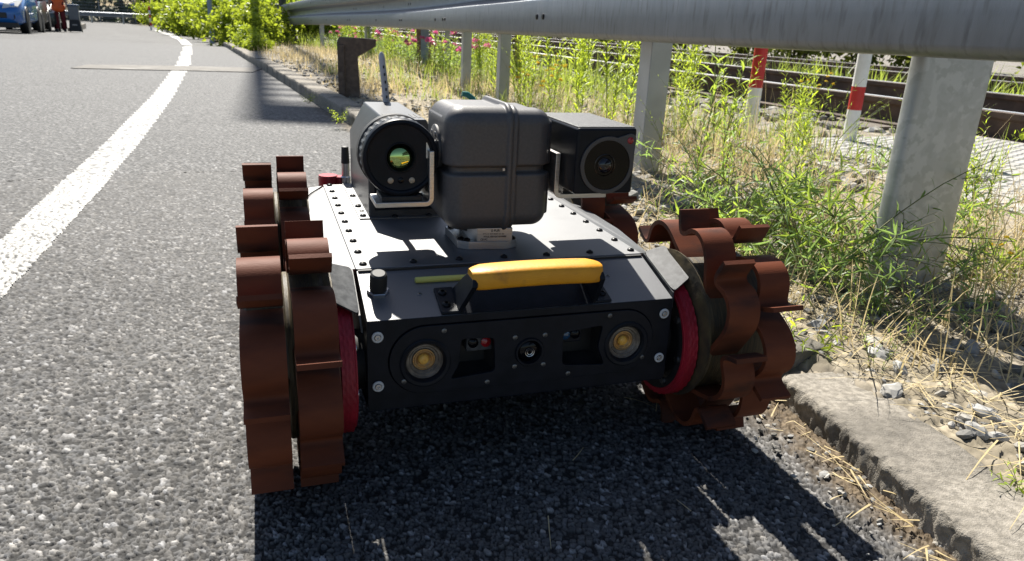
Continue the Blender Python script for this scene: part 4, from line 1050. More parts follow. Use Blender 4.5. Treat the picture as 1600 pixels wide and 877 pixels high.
# ================================================================== PLANTS
def quad_strip_blades(P, az, L, w, lean, curl, seg=3, twist=None):
    """many tapered curved blades as one array; P base points (n,3)"""
    n = len(P); k = seg + 1
    V = np.zeros((n, k, 2, 3)); d = np.stack([np.cos(az), np.sin(az)], -1); sd_ = np.stack([-np.sin(az), np.cos(az)], -1)
    cx = np.zeros(n); cz = np.zeros(n); ang = lean.copy()
    for i in range(k):
        ww = w*(1 - (i/seg)**1.5)*.5 + .0002
        base = P + np.concatenate([d*cx[:, None], cz[:, None]], 1)
        off_ = np.concatenate([sd_*ww[:, None], np.zeros((n, 1))], 1)
        V[:, i, 0] = base - off_; V[:, i, 1] = base + off_
        cx = cx + np.sin(ang)*L/seg; cz = cz + np.cos(ang)*L/seg; ang = ang + curl/seg
    ids = np.arange(n*k*2).reshape(n, k, 2)
    F = np.stack([ids[:, :-1, 0], ids[:, :-1, 1], ids[:, 1:, 1], ids[:, 1:, 0]], -1).reshape(-1, 4)
    return V.reshape(-1, 3), F
def vzv(x, y):
    o_ = off(x, y) - KO; return zr(y) + .045 + .03*sstep(.15, 1.2, o_) - .03*sstep(1.7, 2.1, o_)
def leafmesh(name, base, dirv, nor, L, w, droop=.25):
    """lance leaves: 6 verts, 3 quads-as-tris each"""
    n = len(base); side = np.cross(dirv, nor); side /= np.linalg.norm(side, axis=1)[:, None] + 1e-9
    L = L[:, None]; w = w[:, None]
    m1 = base + dirv*L*.35; m2 = base + dirv*L*.7 - nor*L*droop*.3; tip = base + dirv*L - nor*L*droop
    V = np.stack([base, m1+side*w*.5+nor*w*.12, m1-side*w*.5+nor*w*.12, m2+side*w*.36+nor*w*.08, m2-side*w*.36+nor*w*.08, tip, m1-nor*w*.05, m2-nor*w*.05], 1).reshape(-1, 3)
    k = np.arange(n)[:, None]*8
    T = np.array([[0,6,1],[0,2,6],[1,6,7],[1,7,3],[6,2,4],[6,4,7],[3,7,5],[7,4,5]])
    F = (k[:, None, :] + T[None]).reshape(-1, 3); return V, F
def plant(seed, n_stems, h, leaf, lw, spread, dens, arch, branch=0, up=.6, stem_r=.0018):
    """returns (stem V,F) and (leaf V,F) of a weed; branches arch outward from one foot"""
    r = np.random.default_rng(seed); SV, SF, B, D, N_, LL, LW = [], [], [], [], [], [], []
    def stem(p, az, lean, L, rad, depth):
        k = 9; pts = [np.array(p)]; ang = lean; a = az
        for i in range(k):
            ang += arch/k*(.6 + .8*r.random()); a += .25*(r.random()-.5)
            pts.append(pts[-1] + L/k*np.array([math.sin(ang)*math.cos(a), math.sin(ang)*math.sin(a), math.cos(ang)]))
        m = MB(); m.tube(pts, list(np.linspace(rad, rad*.35, k+1)), n=4, caps=False)
        b0 = sum(len(x) for x in SV); SV.append(np.array(m.v)); SF.append(np.array(m.f) + b0)
        nl = int(L*dens); ph = r.random()*6
        for q in range(nl):
            t = .10 + .90*(q + r.random()*.6)/nl; f = t*k; i = min(int(f), k-1); bp_ = pts[i]*(1-(f-i)) + pts[i+1]*(f-i)
            tg = pts[i+1]-pts[i]; tg /= np.linalg.norm(tg); ph += 2.4 + .5*(r.random()-.5)
            o1 = np.cross(tg, [0,0,1.]); o1 = o1/(np.linalg.norm(o1)+1e-6) if np.linalg.norm(o1) > .05 else np.array([1.,0,0]); o2 = np.cross(tg, o1)
            rad_ = o1*math.cos(ph) + o2*math.sin(ph); u_ = up + .3*(r.random()-.5); d = rad_*math.cos(u_) + tg*math.sin(u_); d /= np.linalg.norm(d)
            nn = tg - d*np.dot(tg, d); nn /= np.linalg.norm(nn) + 1e-6
            s_ = (1.1 - .65*t)*(.7 + .6*r.random()); B.append(bp_); D.append(d); N_.append(nn); LL.append(leaf*s_); LW.append(lw*s_)
        if depth:
            for q in range(branch):
                i = 2 + int(r.random()*(k-4)); stem(pts[i], a + r.choice([-1,1])*(.5+.8*r.random()), min(ang, lean + .35 + .4*r.random()), L*(.35 + .3*r.random()), rad*.6, depth-1)
    for s in range(n_stems):
        az = 2*math.pi*(s + r.random())/n_stems; stem((.01*math.cos(az), .01*math.sin(az), -.01), az, spread*(.3 + .9*r.random()), h*(.65 + .45*r.random()), stem_r, 1 if branch else 0)
    lv, lf = leafmesh('l', np.array(B), np.array(D), np.array(N_), np.array(LL), np.array(LW))
    return np.concatenate(SV), np.concatenate(SF), lv, lf
m_stem = mat('green_stem', (.10,.15,.04), (.16,.14,.06), rough=.6, scale=20)
m_weed = leaf_mat('weed_leaf', (.105,.175,.035), (.17,.25,.05), (.55,.72,.09), tw=.45)
m_weed2 = leaf_mat('weed_leaf_blue', (.085,.150,.060), (.13,.21,.075), (.42,.62,.15), tw=.42)
m_bright = leaf_mat('bright_leaf', (.13,.22,.025), (.22,.30,.035), (.70,.85,.06), tw=.5)  # brighter yellow-green leaf colour for the upright and small weeds
def make_kind(seed, name, lm, *a, **k):
    sv, sf, lv, lf = plant(seed, *a, **k)
    s = np_mesh(name + '_stem', sv, sf, True); s.materials.append(m_stem); l = np_mesh(name + '_foliage', lv, lf, False); l.materials.append(lm); return s, l
def put(name, kind, x, y, rz, sc, label, cat='weed', group=None, z=None):
    R_ = empty(name, (x, y, vz(x, y) - .005 if z is None else z), rz); R_.scale = (sc,)*3; tag(R_, label, cat, group)
    link('stem', kind[0], None, R_); link('foliage', kind[1], None, R_); return R_
# near bushy weeds (narrow leaves, arching)
K_a = [make_kind(100+i, 'narrow_weed', m_weed if i == 1 else m_weed2, 11, .36, .046, .0056, .70, 60, .60, 2, .55) for i in range(3)]
K_b = [make_kind(120+i, 'upright_weed', m_bright, 3, .62, .055, .0075, .10, 80, .12, 3, .85) for i in range(3)]
K_c = [make_kind(140+i, 'broad_weed', m_weed, 2, .50, .095, .017, .10, 34, .12, 1, .75, stem_r=.003) for i in range(2)]
K_d = [make_kind(160+i, 'small_weed', m_bright, 9, .10, .024, .005, .7, 120, .35, 0, .5, stem_r=.0011) for i in range(2)]
K_e = [make_kind(180+i, 'wispy_weed', m_weed, 4, .40, .022, .0028, .30, 60, .3, 4, .9, stem_r=.0012) for i in range(2)]
put('weed', K_a[0], .575, 1.36, .4, 1.0, 'bushy narrow-leaved green weed sprawling left of the wide rail post')
put('weed', K_a[1], .505, 1.53, 2.1, .95, 'bushy weed leaning over the brown wheel beside the kerb')
put('weed', K_a[2], .655, 1.22, 3.9, .72, 'arching narrow-leaved weed growing at the foot of the wide rail post')
put('weed', K_a[0], .52, 1.80, 4.4, .95, 'narrow-leaved weed between the kerb wheel and the red marker post')
put('weed', K_a[1], .93, 1.40, 1.0, .8, 'narrow-leaved weed right of the wide rail post at the frame edge')
put('weed', K_a[2], 1.02, 1.72, 5.2, .8, 'green weed beside the studded crossing panel on the right')
put('weed', K_a[1], .60, 1.47, 5.6, 1.15, 'largest arching weed in front of the wide rail post')
put('weed', K_a[2], .80, 1.60, .9, 1.05, 'dense weed behind the left side of the wide rail post')
put('weed', K_b[0], .66, 1.78, 1.2, .62, 'bright upright weed standing alone left of the wide rail post')
put('weed', K_b[1], .60, 2.12, 2.9, .60, 'bright upright weed just right of the grey rail post foot')
put('weed', K_b[2], 1.02, 1.62, 4.0, .55, 'bright upright weed right of the wide rail post')
put('weed', K_c[0], .70, 2.62, .3, 1.05, 'tall broad-leaved weed just right of the grey rail post')
put('weed', K_c[1], .56, 2.30, 2.2, .7, 'short broad-leaved weed at the foot of the grey rail post')
put('weed', K_d[0], .460, 1.045, .3, 1.0, 'small bright weed growing in the joint between two kerb stones')
put('weed', K_d[1], .575, .70, 1.3, .55, 'tiny green sprout behind the nearest kerb stone')
put('weed', K_e[0], .54, .99, 2.0, .45, 'thin wispy seedling on the stones behind the kerb')
put('weed', K_d[0], -.845, 3.52, .9, .9, 'small weed hugging the kerb near the robot camera')
put('weed', K_d[1], -1.22, 4.34, 2.4, .8, 'small weed growing against the kerb face on the road side')
for i, (x, y, sc) in enumerate(((.80,1.95,.9),(.52,1.98,.8),(.95,2.35,.9),(.75,2.15,.7),(1.2,2.2,.8),(.42,2.1,.7))):
    put('weed', K_e[i % 2], x, y, i*1.7, sc, 'wispy thin-stemmed weed in the dry grass behind the kerb wheel', group='wispy weeds in the dry grass behind the kerb wheel')
# tall bright spires behind the pan-tilt head
r_ = np.random.default_rng(5); cnt = 0
for (x, y, sc) in ((.27,3.50,1.0),(.40,3.35,1.05),(.50,3.60,1.1),(.16,3.9,.9),(.62,3.75,1.0),(.33,4.1,1.0),(.72,3.3,.9),(.03,3.72,.75),(.0,4.05,.85),(-.02,4.5,.9),(.05,4.9,1.0),(.85,4.1,.9),(.64,2.95,.62),(.88,2.45,.5),(1.02,2.70,.55)):
    put('weed', K_b[cnt % 3], x, y, cnt*1.3, sc*(.9+.25*r_.random()), 'tall bright green upright weed in the stand behind the camera head', group='tall bright upright weeds behind the camera head'); cnt += 1
for i in range(46):
    s = 4.4 + 9*r_.random(); o_ = KO + .75 + 1.5*r_.random(); x, y = pos(s, o_)
    x = max(x, rail_at(y)[0] + .14)
    if i % 3 == 0: put('weed', K_c[i % 2], x, y, i*1.1, .8+.5*r_.random(), 'leafy weed in the green belt between guard rail and track', group='leafy weeds between the guard rail and the track')
    else: put('weed', K_a[i % 3] if i % 2 else K_b[i % 3], x, y, i*.9, (1.0 if i % 2 else .8)+.5*r_.random(), 'leafy weed in the green belt between guard rail and track', group='leafy weeds between the guard rail and the track')
# pink-flowered plants
m_pink = leaf_mat('pink_petal', (.55,.08,.25), (.62,.16,.34), (.8,.2,.4), tw=.4)
m_yel = leaf_mat('yellow_petal', (.65,.45,.03), (.7,.5,.06), (.8,.6,.05), tw=.3)
def flower_mesh(seed, n, h, sp, size):
    r = np.random.default_rng(seed); B, D, N_ = [], [], []
    for i in range(n):
        a = r.random()*6.28; q = r.random()**.6*sp; c = np.array([q*math.cos(a), q*math.sin(a), h*(.55+.5*r.random())])
        for k in range(16):
            v = r.normal(size=3); v /= np.linalg.norm(v); v[2] = abs(v[2])*.8+.1; B.append(c + v*size*.2); D.append(v/np.linalg.norm(v)); w_ = r.normal(size=3); w_ -= v*np.dot(w_, v)/np.dot(v, v); N_.append(w_/np.linalg.norm(w_))
    n_ = len(B); V, F = leafmesh('f', np.array(B), np.array(D), np.array(N_), np.full(n_, size), np.full(n_, size*.8)); return np_mesh('flowers', V, F)
K_f = []
for i in range(2):
    s, l = make_kind(200+i, 'flowering_weed', m_weed, 7, .50, .05, .013, .45, 52, .25, 2, .6); fm = flower_mesh(220+i, 7, .50, .22, .035); fm.materials.append(m_pink); K_f.append((s, l, fm))
i = 0
for (x, y) in ((-.62,6.4),(-.95,7.3),(-.60,7.0),(-1.18,8.4),(-1.45,9.2),(-1.0,8.0),(-1.75,10.2),(-2.2,11.3),(-1.35,9.9),(-2.7,12.6),(-3.3,14.0),(-.40,5.9),(-2.0,11.9)):
    p = put('flowering_weed', K_f[i % 2], x, y, i*1.4, .72 + .2*r_.random(), 'pink-flowered bushy plant behind the guard rail near the bent post', group='pink-flowered plants behind the guard rail', cat='flower plant'); link('flowers', K_f[i % 2][2], None, p)['kind'] = 'stuff'; i += 1
fm = flower_mesh(240, 9, .30, .16, .012); fm.materials.append(m_yel)
for k, (x, y) in enumerate(((.10,3.55),(.02,4.2),(.22,4.6),(1.9,4.9),(.93,1.33))):
    p = put('flowering_weed', K_e[k % 2], x, y, k*2.0, .9 if k < 4 else .4, 'wispy weed with tiny yellow flowers behind the guard rail' if k < 4 else 'small yellow-flowered weed right of the wide rail post', group='small yellow-flowered weeds behind the guard rail' if k < 4 else None, cat='flower plant'); link('flowers', fm, None, p)['kind'] = 'stuff'

# dry grass, straw and fine green grass: uncountable
def scatter(n, seed, f):
    r = np.random.default_rng(seed); S_ = f(r, n); return S_[:, 0], S_[:, 1], r
def so_scatter(r, n, s0, s1, o0, o1, pw=1.0):
    s = s0 + (s1-s0)*r.random(n)**pw; o_ = o0 + (o1-o0)*r.random(n); return np.stack([U[0]*s+NRM[0]*o_, U[1]*s+NRM[1]*o_], -1)
m_straw = leaf_mat('dry_straw', (.50,.40,.21), (.66,.55,.33), (.74,.60,.32), tw=.35, scale=5, rough=.7)
m_grass = leaf_mat('grass_blade', (.10,.16,.03), (.20,.24,.05), (.45,.55,.08), tw=.45, scale=4)
def tufts(n, per, seed, s0, s1, o0, o1, Lr, wr, lean0, name, mtl, label, cat, pw=1.4, clump=.05, curl=1.2):
    r = np.random.default_rng(seed); c = so_scatter(r, n, s0, s1, o0, o1, pw)
    keep = fbm(c[:,0], c[:,1], .35, seed, 3) > .42; c = c[keep]
    P = np.repeat(c, per, 0) + r.normal(size=(len(c)*per, 2))*clump; m = len(P)
    P3 = np.concatenate([P, vzv(P[:,0], P[:,1])[:, None]], 1)
    az = r.random(m)*6.283; L = Lr[0] + (Lr[1]-Lr[0])*r.random(m)**1.5; w = wr[0] + (wr[1]-wr[0])*r.random(m)
    V, F = quad_strip_blades(P3, az, L, w, lean0*r.random(m)*1.6, curl*r.random(m), 4)
    o = link(name, np_mesh(name, V, F), mtl); tag(o, label, cat, kind='stuff')
tufts(760, 12, 1, .2, 5.5, KO+.22, KO+1.75, (.04,.17), (.0012,.0030), .75, 'dry_grass', m_straw, 'dry yellow grass tufts covering the verge', 'grass')
tufts(150, 10, 21, .45, 2.6, KO+.50, KO+1.25, (.10,.34), (.0012,.0026), .5, 'dry_grass', m_straw, 'taller dry straw around the rail posts', 'grass', pw=1.0, curl=1.0)
tufts(500, 11, 3, 4.5, 14, KO+.35, KO+2.2, (.05,.18), (.004,.008), .5, 'dry_grass', m_straw, 'dry grass along the far verge below the guard rail', 'grass', pw=1.3, clump=.12)
tufts(330, 11, 4, 1.6, 7, KO+.45, KO+2.0, (.06,.24), (.002,.0042), .45, 'green_grass', m_grass, 'green grass blades growing through the dry verge', 'grass', clump=.04)
tufts(520, 12, 6, 5.0, 26, KO+1.45, KO+2.6, (.12,.42), (.006,.013), .45, 'green_grass', m_grass, 'rough green grass beside the railway', 'grass', pw=1.4, clump=.16)
tufts(900, 10, 8, -2, 40, 6.0, 7.1, (.10,.4), (.010,.018), .5, 'green_grass', m_grass, 'weedy grass strip between the two tracks', 'grass', pw=1.5, clump=.2)
# straw lying flat: on the verge and in the gutter
def litter(n, seed, pts, zf, Lr, name, label, wid=(.0008,.0018)):
    r = np.random.default_rng(seed); P = pts(r, n); m = len(P)
    P3 = np.concatenate([P, (zf(P) + .002 + .010*r.random(m))[:, None]], 1); az = r.random(m)*6.283; L = Lr[0] + (Lr[1]-Lr[0])*r.random(m)**2
    V, F = quad_strip_blades(P3, az, L, wid[0] + (wid[1]-wid[0])*r.random(m), 1.35 + .3*r.random(m), 1.1*(r.random(m)-.45), 4)
    o = link(name, np_mesh(name, V, F), m_straw); tag(o, label, 'straw', kind='stuff')
litter(7500, 31, lambda r, n: so_scatter(r, n, .1, 5.0, KO+.14, KO+1.7, 1.5), lambda P: vzv(P[:,0], P[:,1]) + .004, (.03,.16), 'straw_litter', 'flattened dry straw lying on the verge stones')
def gut(r, n):
    y = .45 + 3.2*r.random(n)**1.6; x = kx(y) - np.abs(r.normal(size=n))*.022 + .012; return np.stack([x, y], -1)
litter(230, 32, gut, lambda P: zr(P[:,1]) + .009, (.012,.07), 'straw_litter', 'dry straw and stems gathered in the gutter along the kerb', (.0009,.0022))
litter(9, 35, lambda r, n: np.stack([.05 + .34*r.random(n), .66 + .3*r.random(n)], -1), lambda P: 0*P[:,0] + .005, (.02,.07), 'straw_litter', 'few thin straw stems scattered on the asphalt', (.0006,.0012))
# gravel stones
ICO = None
def ico(sub):
    bm = bmesh.new(); bmesh.ops.create_icosphere(bm, subdivisions=sub, radius=1); V = np.array([v.co[:] for v in bm.verts]); F = np.array([[v.index for v in f.verts] for f in bm.faces]); bm.free(); return V, F
I1, I2 = ico(1), ico(2)
def stones(P, size, seed, base, name, mtl, label, cat='gravel', flat=.6):
    r = np.random.default_rng(seed); bv, bf = base; n = len(P); k = len(bv)
    V = bv[None].repeat(n, 0)*(1 + .13*r.normal(size=(n, k, 1)).clip(-1.6, 1.6))*np.stack([1+.3*r.random(n), .7+.3*r.random(n), flat*(.6+.6*r.random(n))], -1)[:, None, :]
    a = r.random(n)*6.283; b = .5*r.normal(size=n); ca, sa, cb, sb_ = np.cos(a), np.sin(a), np.cos(b), np.sin(b)
    x = V[...,0]*cb[:,None] + V[...,2]*sb_[:,None]; z = -V[...,0]*sb_[:,None] + V[...,2]*cb[:,None]; y = V[...,1]
    V = np.stack([x*ca[:,None]-y*sa[:,None], x*sa[:,None]+y*ca[:,None], z], -1)*size[:, None, None] + P[:, None, :]
    F = (bf[None] + (np.arange(n)*k)[:, None, None]).reshape(-1, 3)
    g_ = (.12 + .26*r.random(n)**1.4); w_ = r.random(n); c = np.stack([g_*(1+.10*w_), g_*(1+.02*w_), g_*(.98-.10*w_)], -1).repeat(k, 0)
    o = link(name, np_mesh(name, V.reshape(-1, 3), F, False, c), mtl); tag(o, label, cat, kind='stuff')
m_stone = attr_mat('gravel_stone', rough=.75, spec=.35, bump=.4, bscale=120, mulnoise=(60, .75, 1.25))
r = np.random.default_rng(50)
p = so_scatter(r, 3400, .15, 2.4, KO+.13, KO+.85, 1.1); sz = .0030 + .013*r.random(len(p))**3.2
stones(np.concatenate([p, (vzv(p[:,0],p[:,1]) + sz*.25)[:, None]], 1), sz, 51, I2, 'gravel', m_stone, 'loose grey stones on the verge behind the kerb')
p = so_scatter(r, 3200, 1.6, 9, KO+.16, KO+2.0, 1.6); sz = .006 + .018*r.random(len(p))**1.8
stones(np.concatenate([p, (vzv(p[:,0],p[:,1]) + sz*.3)[:, None]], 1), sz, 52, I1, 'gravel', m_stone, 'loose stones scattered along the farther verge')
p = so_scatter(r, 5200, -1, 22, KO+2.0, KO+6.3, 1.5); p = p[~((along(p[:,0],p[:,1]) < 2.56) & (off(p[:,0],p[:,1]) < 3.68))]; sz = .018 + .026*r.random(len(p))
stones(np.concatenate([p, (.035 + sz*.3)[:, None] + 0*p[:, :1]], 1), sz, 53, I1, 'ballast_stones', m_stone, 'coarse ballast stones between verge and rails', 'ballast')
y = .45 + 1.6*r.random(420); p = np.stack([kx(y) - np.abs(r.normal(size=420))*.05 + .01, y], -1); sz = .0018 + .0045*r.random(420)**2
stones(np.concatenate([p, (zr(y) + .005 + sz*.3)[:, None]], 1), sz, 54, I1, 'grit', m_stone, 'grit and little pebbles in the gutter', 'grit')

# ================================================================== BUSHES AND TREES
m_ail = leaf_mat('yellow_green_leaflet', (.10,.17,.02), (.24,.29,.025), (.55,.66,.05), tw=.42, scale=3.5)
m_dkleaf = leaf_mat('dark_tree_leaf', (.030,.055,.020), (.055,.085,.028), (.14,.22,.05), tw=.3, scale=.6)
m_shrub = leaf_mat('shrub_leaf', (.09,.13,.03), (.17,.18,.04), (.40,.45,.07), tw=.42, scale=1.2)
m_bark = mat('bark', (.10,.075,.055), (.16,.125,.095), rough=.9, scale=10, detail=8, bump=.8, bscale=30, bdist=.02)
def frond_bush(seed, n, rad, h, name, lsz=.085):
    """bush of feathered leaves: each frond a rib with leaflet pairs"""
    r = np.random.default_rng(seed); B, D, N_, LL = [], [], [], []
    for i in range(n):
        a = r.random()*6.283; el = .15 + 1.25*r.random(); q = r.random()**.5
        c = np.array([rad*q*math.cos(a)*math.cos(el*.7), rad*q*math.sin(a)*math.cos(el*.7), h*(.12 + .72*q*math.sin(el) + .12*r.random())])
        d = np.array([math.cos(a)*math.cos(el), math.sin(a)*math.cos(el), math.sin(el)*.8]); d /= np.linalg.norm(d); fl = .35 + .3*r.random(); k = 9
        sd_ = np.cross(d, [0,0,1.]); sd_ /= np.linalg.norm(sd_)+1e-6; nn = np.cross(sd_, d)
        for j in range(k):
            t = (j+1)/k; p = c + d*fl*t - np.array([0,0,1.])*fl*.35*t*t
            for s_ in (-1, 1):
                v = sd_*s_*.85 + d*.45 - nn*.25*r.random(); v /= np.linalg.norm(v); B.append(p); D.append(v); N_.append(nn); LL.append(lsz*(1.1-.5*abs(t-.45))*(.8+.4*r.random()))
    LL = np.array(LL); V, F = leafmesh(name, np.array(B), np.array(D), np.array(N_), LL, LL*.36); return np_mesh(name, V, F)
def stems_mesh(seed, n, rad, h):
    r = np.random.default_rng(seed); m = MB()
    for i in range(n):
        a = r.random()*6.283; m.tube([(0.05*math.cos(a),.05*math.sin(a),-.05),(rad*.3*math.cos(a),rad*.3*math.sin(a),h*.4),(rad*.6*math.cos(a+.3),rad*.6*math.sin(a+.3),h*.75)], [.02,.014,.006], n=6)
    return m.mesh('stems')
FB = []; SB = [stems_mesh(310+i, 9, 1.0, 1.3) for i in range(2)]
for s in SB: s.materials.append(m_bark)
def leaf_crown(seed, n, rx, rz, lsz, clumps=26):
    r = np.random.default_rng(seed); c = r.normal(size=(clumps, 3)); c /= np.linalg.norm(c, axis=1)[:, None]; c *= (r.random((clumps, 1))**.4)*np.array([rx*.8, rx*.8, rz*.8])
    w = .25 + .25*r.random(clumps); ci = r.integers(0, clumps, n); P = c[ci] + r.normal(size=(n, 3))*(w[ci][:, None])*np.array([rx, rx, rz])*.42
    d = r.normal(size=(n, 3)); d /= np.linalg.norm(d, axis=1)[:, None]; nn = np.cross(d, r.normal(size=(n, 3))); nn /= np.linalg.norm(nn, axis=1)[:, None]
    L = lsz*(.7+.6*r.random(n)); V, F = leafmesh('crown', P, d, nn, L, L*.55, .15); return np_mesh('crown', V, F)
for q_ in range(2):
    cm = leaf_crown(300+q_, 3000, 1.0, .72, .125, 34); cm.transform(Matrix.Translation((0, 0, .62))); cm.materials.append(m_ail); FB.append(cm)
for k, (x, y, sc, lab_) in enumerate(((-4.35,12.3,.34,'low yellow-green bush spilling over the kerb where the guard rail ends'),(-6.1,16.6,.72,'bright yellow-green feathery bush just left of the guard rail end'),(-7.9,20.8,1.0,'feathery yellow-green bush in the middle of the roadside row'),
                                      (-10.3,25.8,1.1,'rounded green bush overhanging the curved white line'),(-13.8,32.6,1.3,'feathery bush beside the far part of the white line'),(-17.6,40,1.4,'farthest feathery bush of the roadside row'),(-6.7,22,1.25,'tall bush rising behind the guard rail end'),(-4.6,17.5,1.0,'green bush showing above and below the guard rail far along'),(-4.0,11.6,.26,'little bush on the kerb nearest the white repair strip'),(-5.0,14.7,.60,'yellow-green bush in front of the lattice mast'),(-5.6,16.6,.8,'leafy bush at the foot of the lattice mast'))):
    R_ = empty('bush', (x, y, float(zr(y)) - .03), k*1.3); R_.scale = (sc,)*3; tag(R_, lab_, 'bush'); link('crown', FB[k % 2], None, R_); link('stems', SB[k % 2], None, R_)
def trunk_mesh(seed, h, r0):
    r = np.random.default_rng(seed); m = MB(); pts = [(0,0,-.2)]; 
    for i in range(6): pts.append((pts[-1][0]+.15*(r.random()-.5), pts[-1][1]+.15*(r.random()-.5), h*(i+1)/6))
    m.tube(pts, list(np.linspace(r0, r0*.45, 7)), n=10)
    for i in range(6):
        a = r.random()*6.283; b = pts[2+i//2]; m.tube([b, (b[0]+.5*h*.3*math.cos(a), b[1]+.5*h*.3*math.sin(a), b[2]+h*.18), (b[0]+h*.32*math.cos(a), b[1]+h*.32*math.sin(a), b[2]+h*.34)], [r0*.4, r0*.25, r0*.1], n=6)
    return m.mesh('trunk')
TC = [leaf_crown(400+i, 3600, 3.4, 3.6, .34) for i in range(3)]; TT_ = [trunk_mesh(410+i, 6.5, .22) for i in range(2)]
for t in TC: t.materials.append(m_dkleaf)
for t in TT_: t.materials.append(m_bark)
tree_spots = [(-52,66,1.0,'leftmost dark tree behind the mesh fence'),(-46,69,1.1,'dark tree behind the parked cars and person'),(-40.5,72,1.15,'dark leafy tree behind the middle of the mesh fence'),(-35,68,1.0,'dark tree at the right end of the mesh fence'),(-30,71,1.2,'dark tree standing over the striped pole'),(-24.5,66,1.1,'dark tree above the far road bend'),(-19,60,1.0,'dark tree behind the roadside bushes'),(-13,52,.95,'dark tree rising behind the rail end'),(-7.5,48,.95,'tree beyond the tracks left of the channel post'),(-1,50,1.0,'tree beyond the tracks behind the camera head'),(7,48,1.0,'tree beyond the tracks above the weeds'),(15,46,1.05,'tree beyond the tracks behind the marker posts'),(24,44,1.0,'rightmost tree beyond the tracks')]
for k, (x, y, sc, lab_) in enumerate(tree_spots):
    R_ = empty('tree', (x, y, float(zr(y)) - .1), k*.9); R_.scale = (sc,)*3; tag(R_, lab_, 'tree'); c_ = link('crown', TC[k % 3], None, R_, (0, 0, 4.4)); link('trunk', TT_[k % 2], None, R_)
SHC = [leaf_crown(430+i, 2600, 1.15, .95, .11, 20) for i in range(3)]
for s in SHC: s.materials.append(m_shrub)
def shrub(x, y, sc, k, lab_, group=None):
    R_ = empty('shrub', (x, y, float(zr(y))*.3 - .02), k*1.1); R_.scale = (sc,)*3; tag(R_, lab_, 'shrub', group); link('crown', SHC[k % 3], None, R_, (0, 0, .85)); link('stems', SB[k % 2], None, R_)
k = 0
for s in np.arange(-4, 46, 1.35):
    o_ = 12.4 + 1.6*r_.random(); x, y = pos(s, o_); shrub(x, y, .9 + .5*r_.random(), k, 'yellowing green shrub in the row beyond the tracks', 'shrubs beyond the tracks'); k += 1
for (x, y, sc, lab_) in ((2.35,2.55,.42,'yellow-green shrub right of the wide rail post beyond the crossing panels'),(-27.2,56.5,1.1,'small bright yellow-green shrub by the far fence post'),(-37.5,53.5,.9,'pale shrub behind the grey pull-along case'),(-22.0,56,1.0,'shrub beside the striped pole at the road bend')):
    R_ = empty('shrub', (x, y, float(zr(y)) - .02 if y > 10 else .0), k*1.1); R_.scale = (sc,)*3; tag(R_, lab_, 'shrub'); 
    cme = SHC[k % 3].copy() if y < 60 else SHC[k % 3]; cme.materials.clear(); cme.materials.append(m_ail); link('crown', cme, None, R_, (0, 0, .85)); link('stems', SB[k % 2], None, R_); k += 1

m_dkshrub = m_dkleaf
for q_, (x, y, sc) in enumerate(((-62,66,2.2),(-57,65,2.0),(-53,66,2.1),(-49,66.5,2.2),(-45,67,2.0),(-41,67.5,2.3),(-37,68,2.1),(-33,67.5,2.0),(-29,66,2.2),(-25.5,65.5,2.1),(-21.5,63,2.0),(-17.5,60,2.0))):
    R_ = empty('shrub', (x, y, float(zr(y)) - .1), q_*1.1); R_.scale = (sc,)*3; tag(R_, 'dark green thicket shrub behind the far mesh fence and rail', 'shrub', 'dark thicket behind the far fence')
    if q_ == 0: DKC = leaf_crown(470, 2400, 1.3, 1.1, .15, 18); DKC.materials.append(m_dkleaf)
    link('crown', DKC, None, R_, (0, 0, .85)); link('stems', SB[q_ % 2], None, R_)

# ================================================================== FAR LEFT: fence, rail, cars, person
m_fence = mat('grey_fence_steel', (.16,.18,.20), (.22,.24,.26), rough=.5, metal=.4, scale=2)
def fence(x0, y0, x1, y1, h, n, label):
    d = np.array([x1-x0, y1-y0]); L = np.linalg.norm(d); a = math.atan2(d[1], d[0]); z = float(zr((y0+y1)/2)) - .02
    R_ = empty('mesh_fence', (x0, y0, z), a); tag(R_, label, 'fence')
    for i in range(n+1):
        b = MB(); x = L*i/n; b.box(x-.04, x+.04, -.04, .04, 0, h+.1); b.build('fence_post', m_fence, R_)
    for i in range(n):
        b = MB(); xa, xb = L*i/n+.045, L*(i+1)/n-.045
        for zz in np.linspace(.08, h, 12): b.box(xa, xb, -.012, .012, zz-.012, zz+.012)
        for xx in np.linspace(xa, xb, 26): b.box(xx-.008, xx+.008, .013, .025, .05, h)
        b.build('mesh_panel', m_fence, R_, smooth=0)
fence(-46, 58.5, -31.2, 62.5, 2.6, 6, 'tall grey wire mesh fence behind the far guard rail')
# far rail across the bend
FR = empty('guard_rail', (-33, 58, -.8)); tag(FR, 'distant grey guard rail crossing behind the road bend', 'guard rail')
fp = np.array([[-44,52.8,0],[-38,55.2,0],[-33,57.2,0],[-28,59.8,0],[-24,62.5,0]]) - np.array([33*-1, 58, 0])
V = []; secf = [(0,.45),(.05,.47),(.05,.55),(0,.58),(0,.64),(.05,.67),(.05,.75),(0,.77)]
for p in fp:
    for d_, z in secf: V.append((p[0]+.45*d_, p[1]-.9*d_, z))
b = MB(); n_ = len(secf); b.add(V, [(i*n_+j, i*n_+j+1, (i+1)*n_+j+1, (i+1)*n_+j) for i in range(len(fp)-1) for j in range(n_-1)]); b.build('rail_beam', m_zinc, FR)
for i in range(12):
    t = i/11*(len(fp)-1); q = crom(fp, [t])[0]; b = MB(); b.box(q[0]-.05, q[0]+.05, q[1]+.04, q[1]+.14, -.1, .72); b.build('rail_post', m_zincpost, FR)
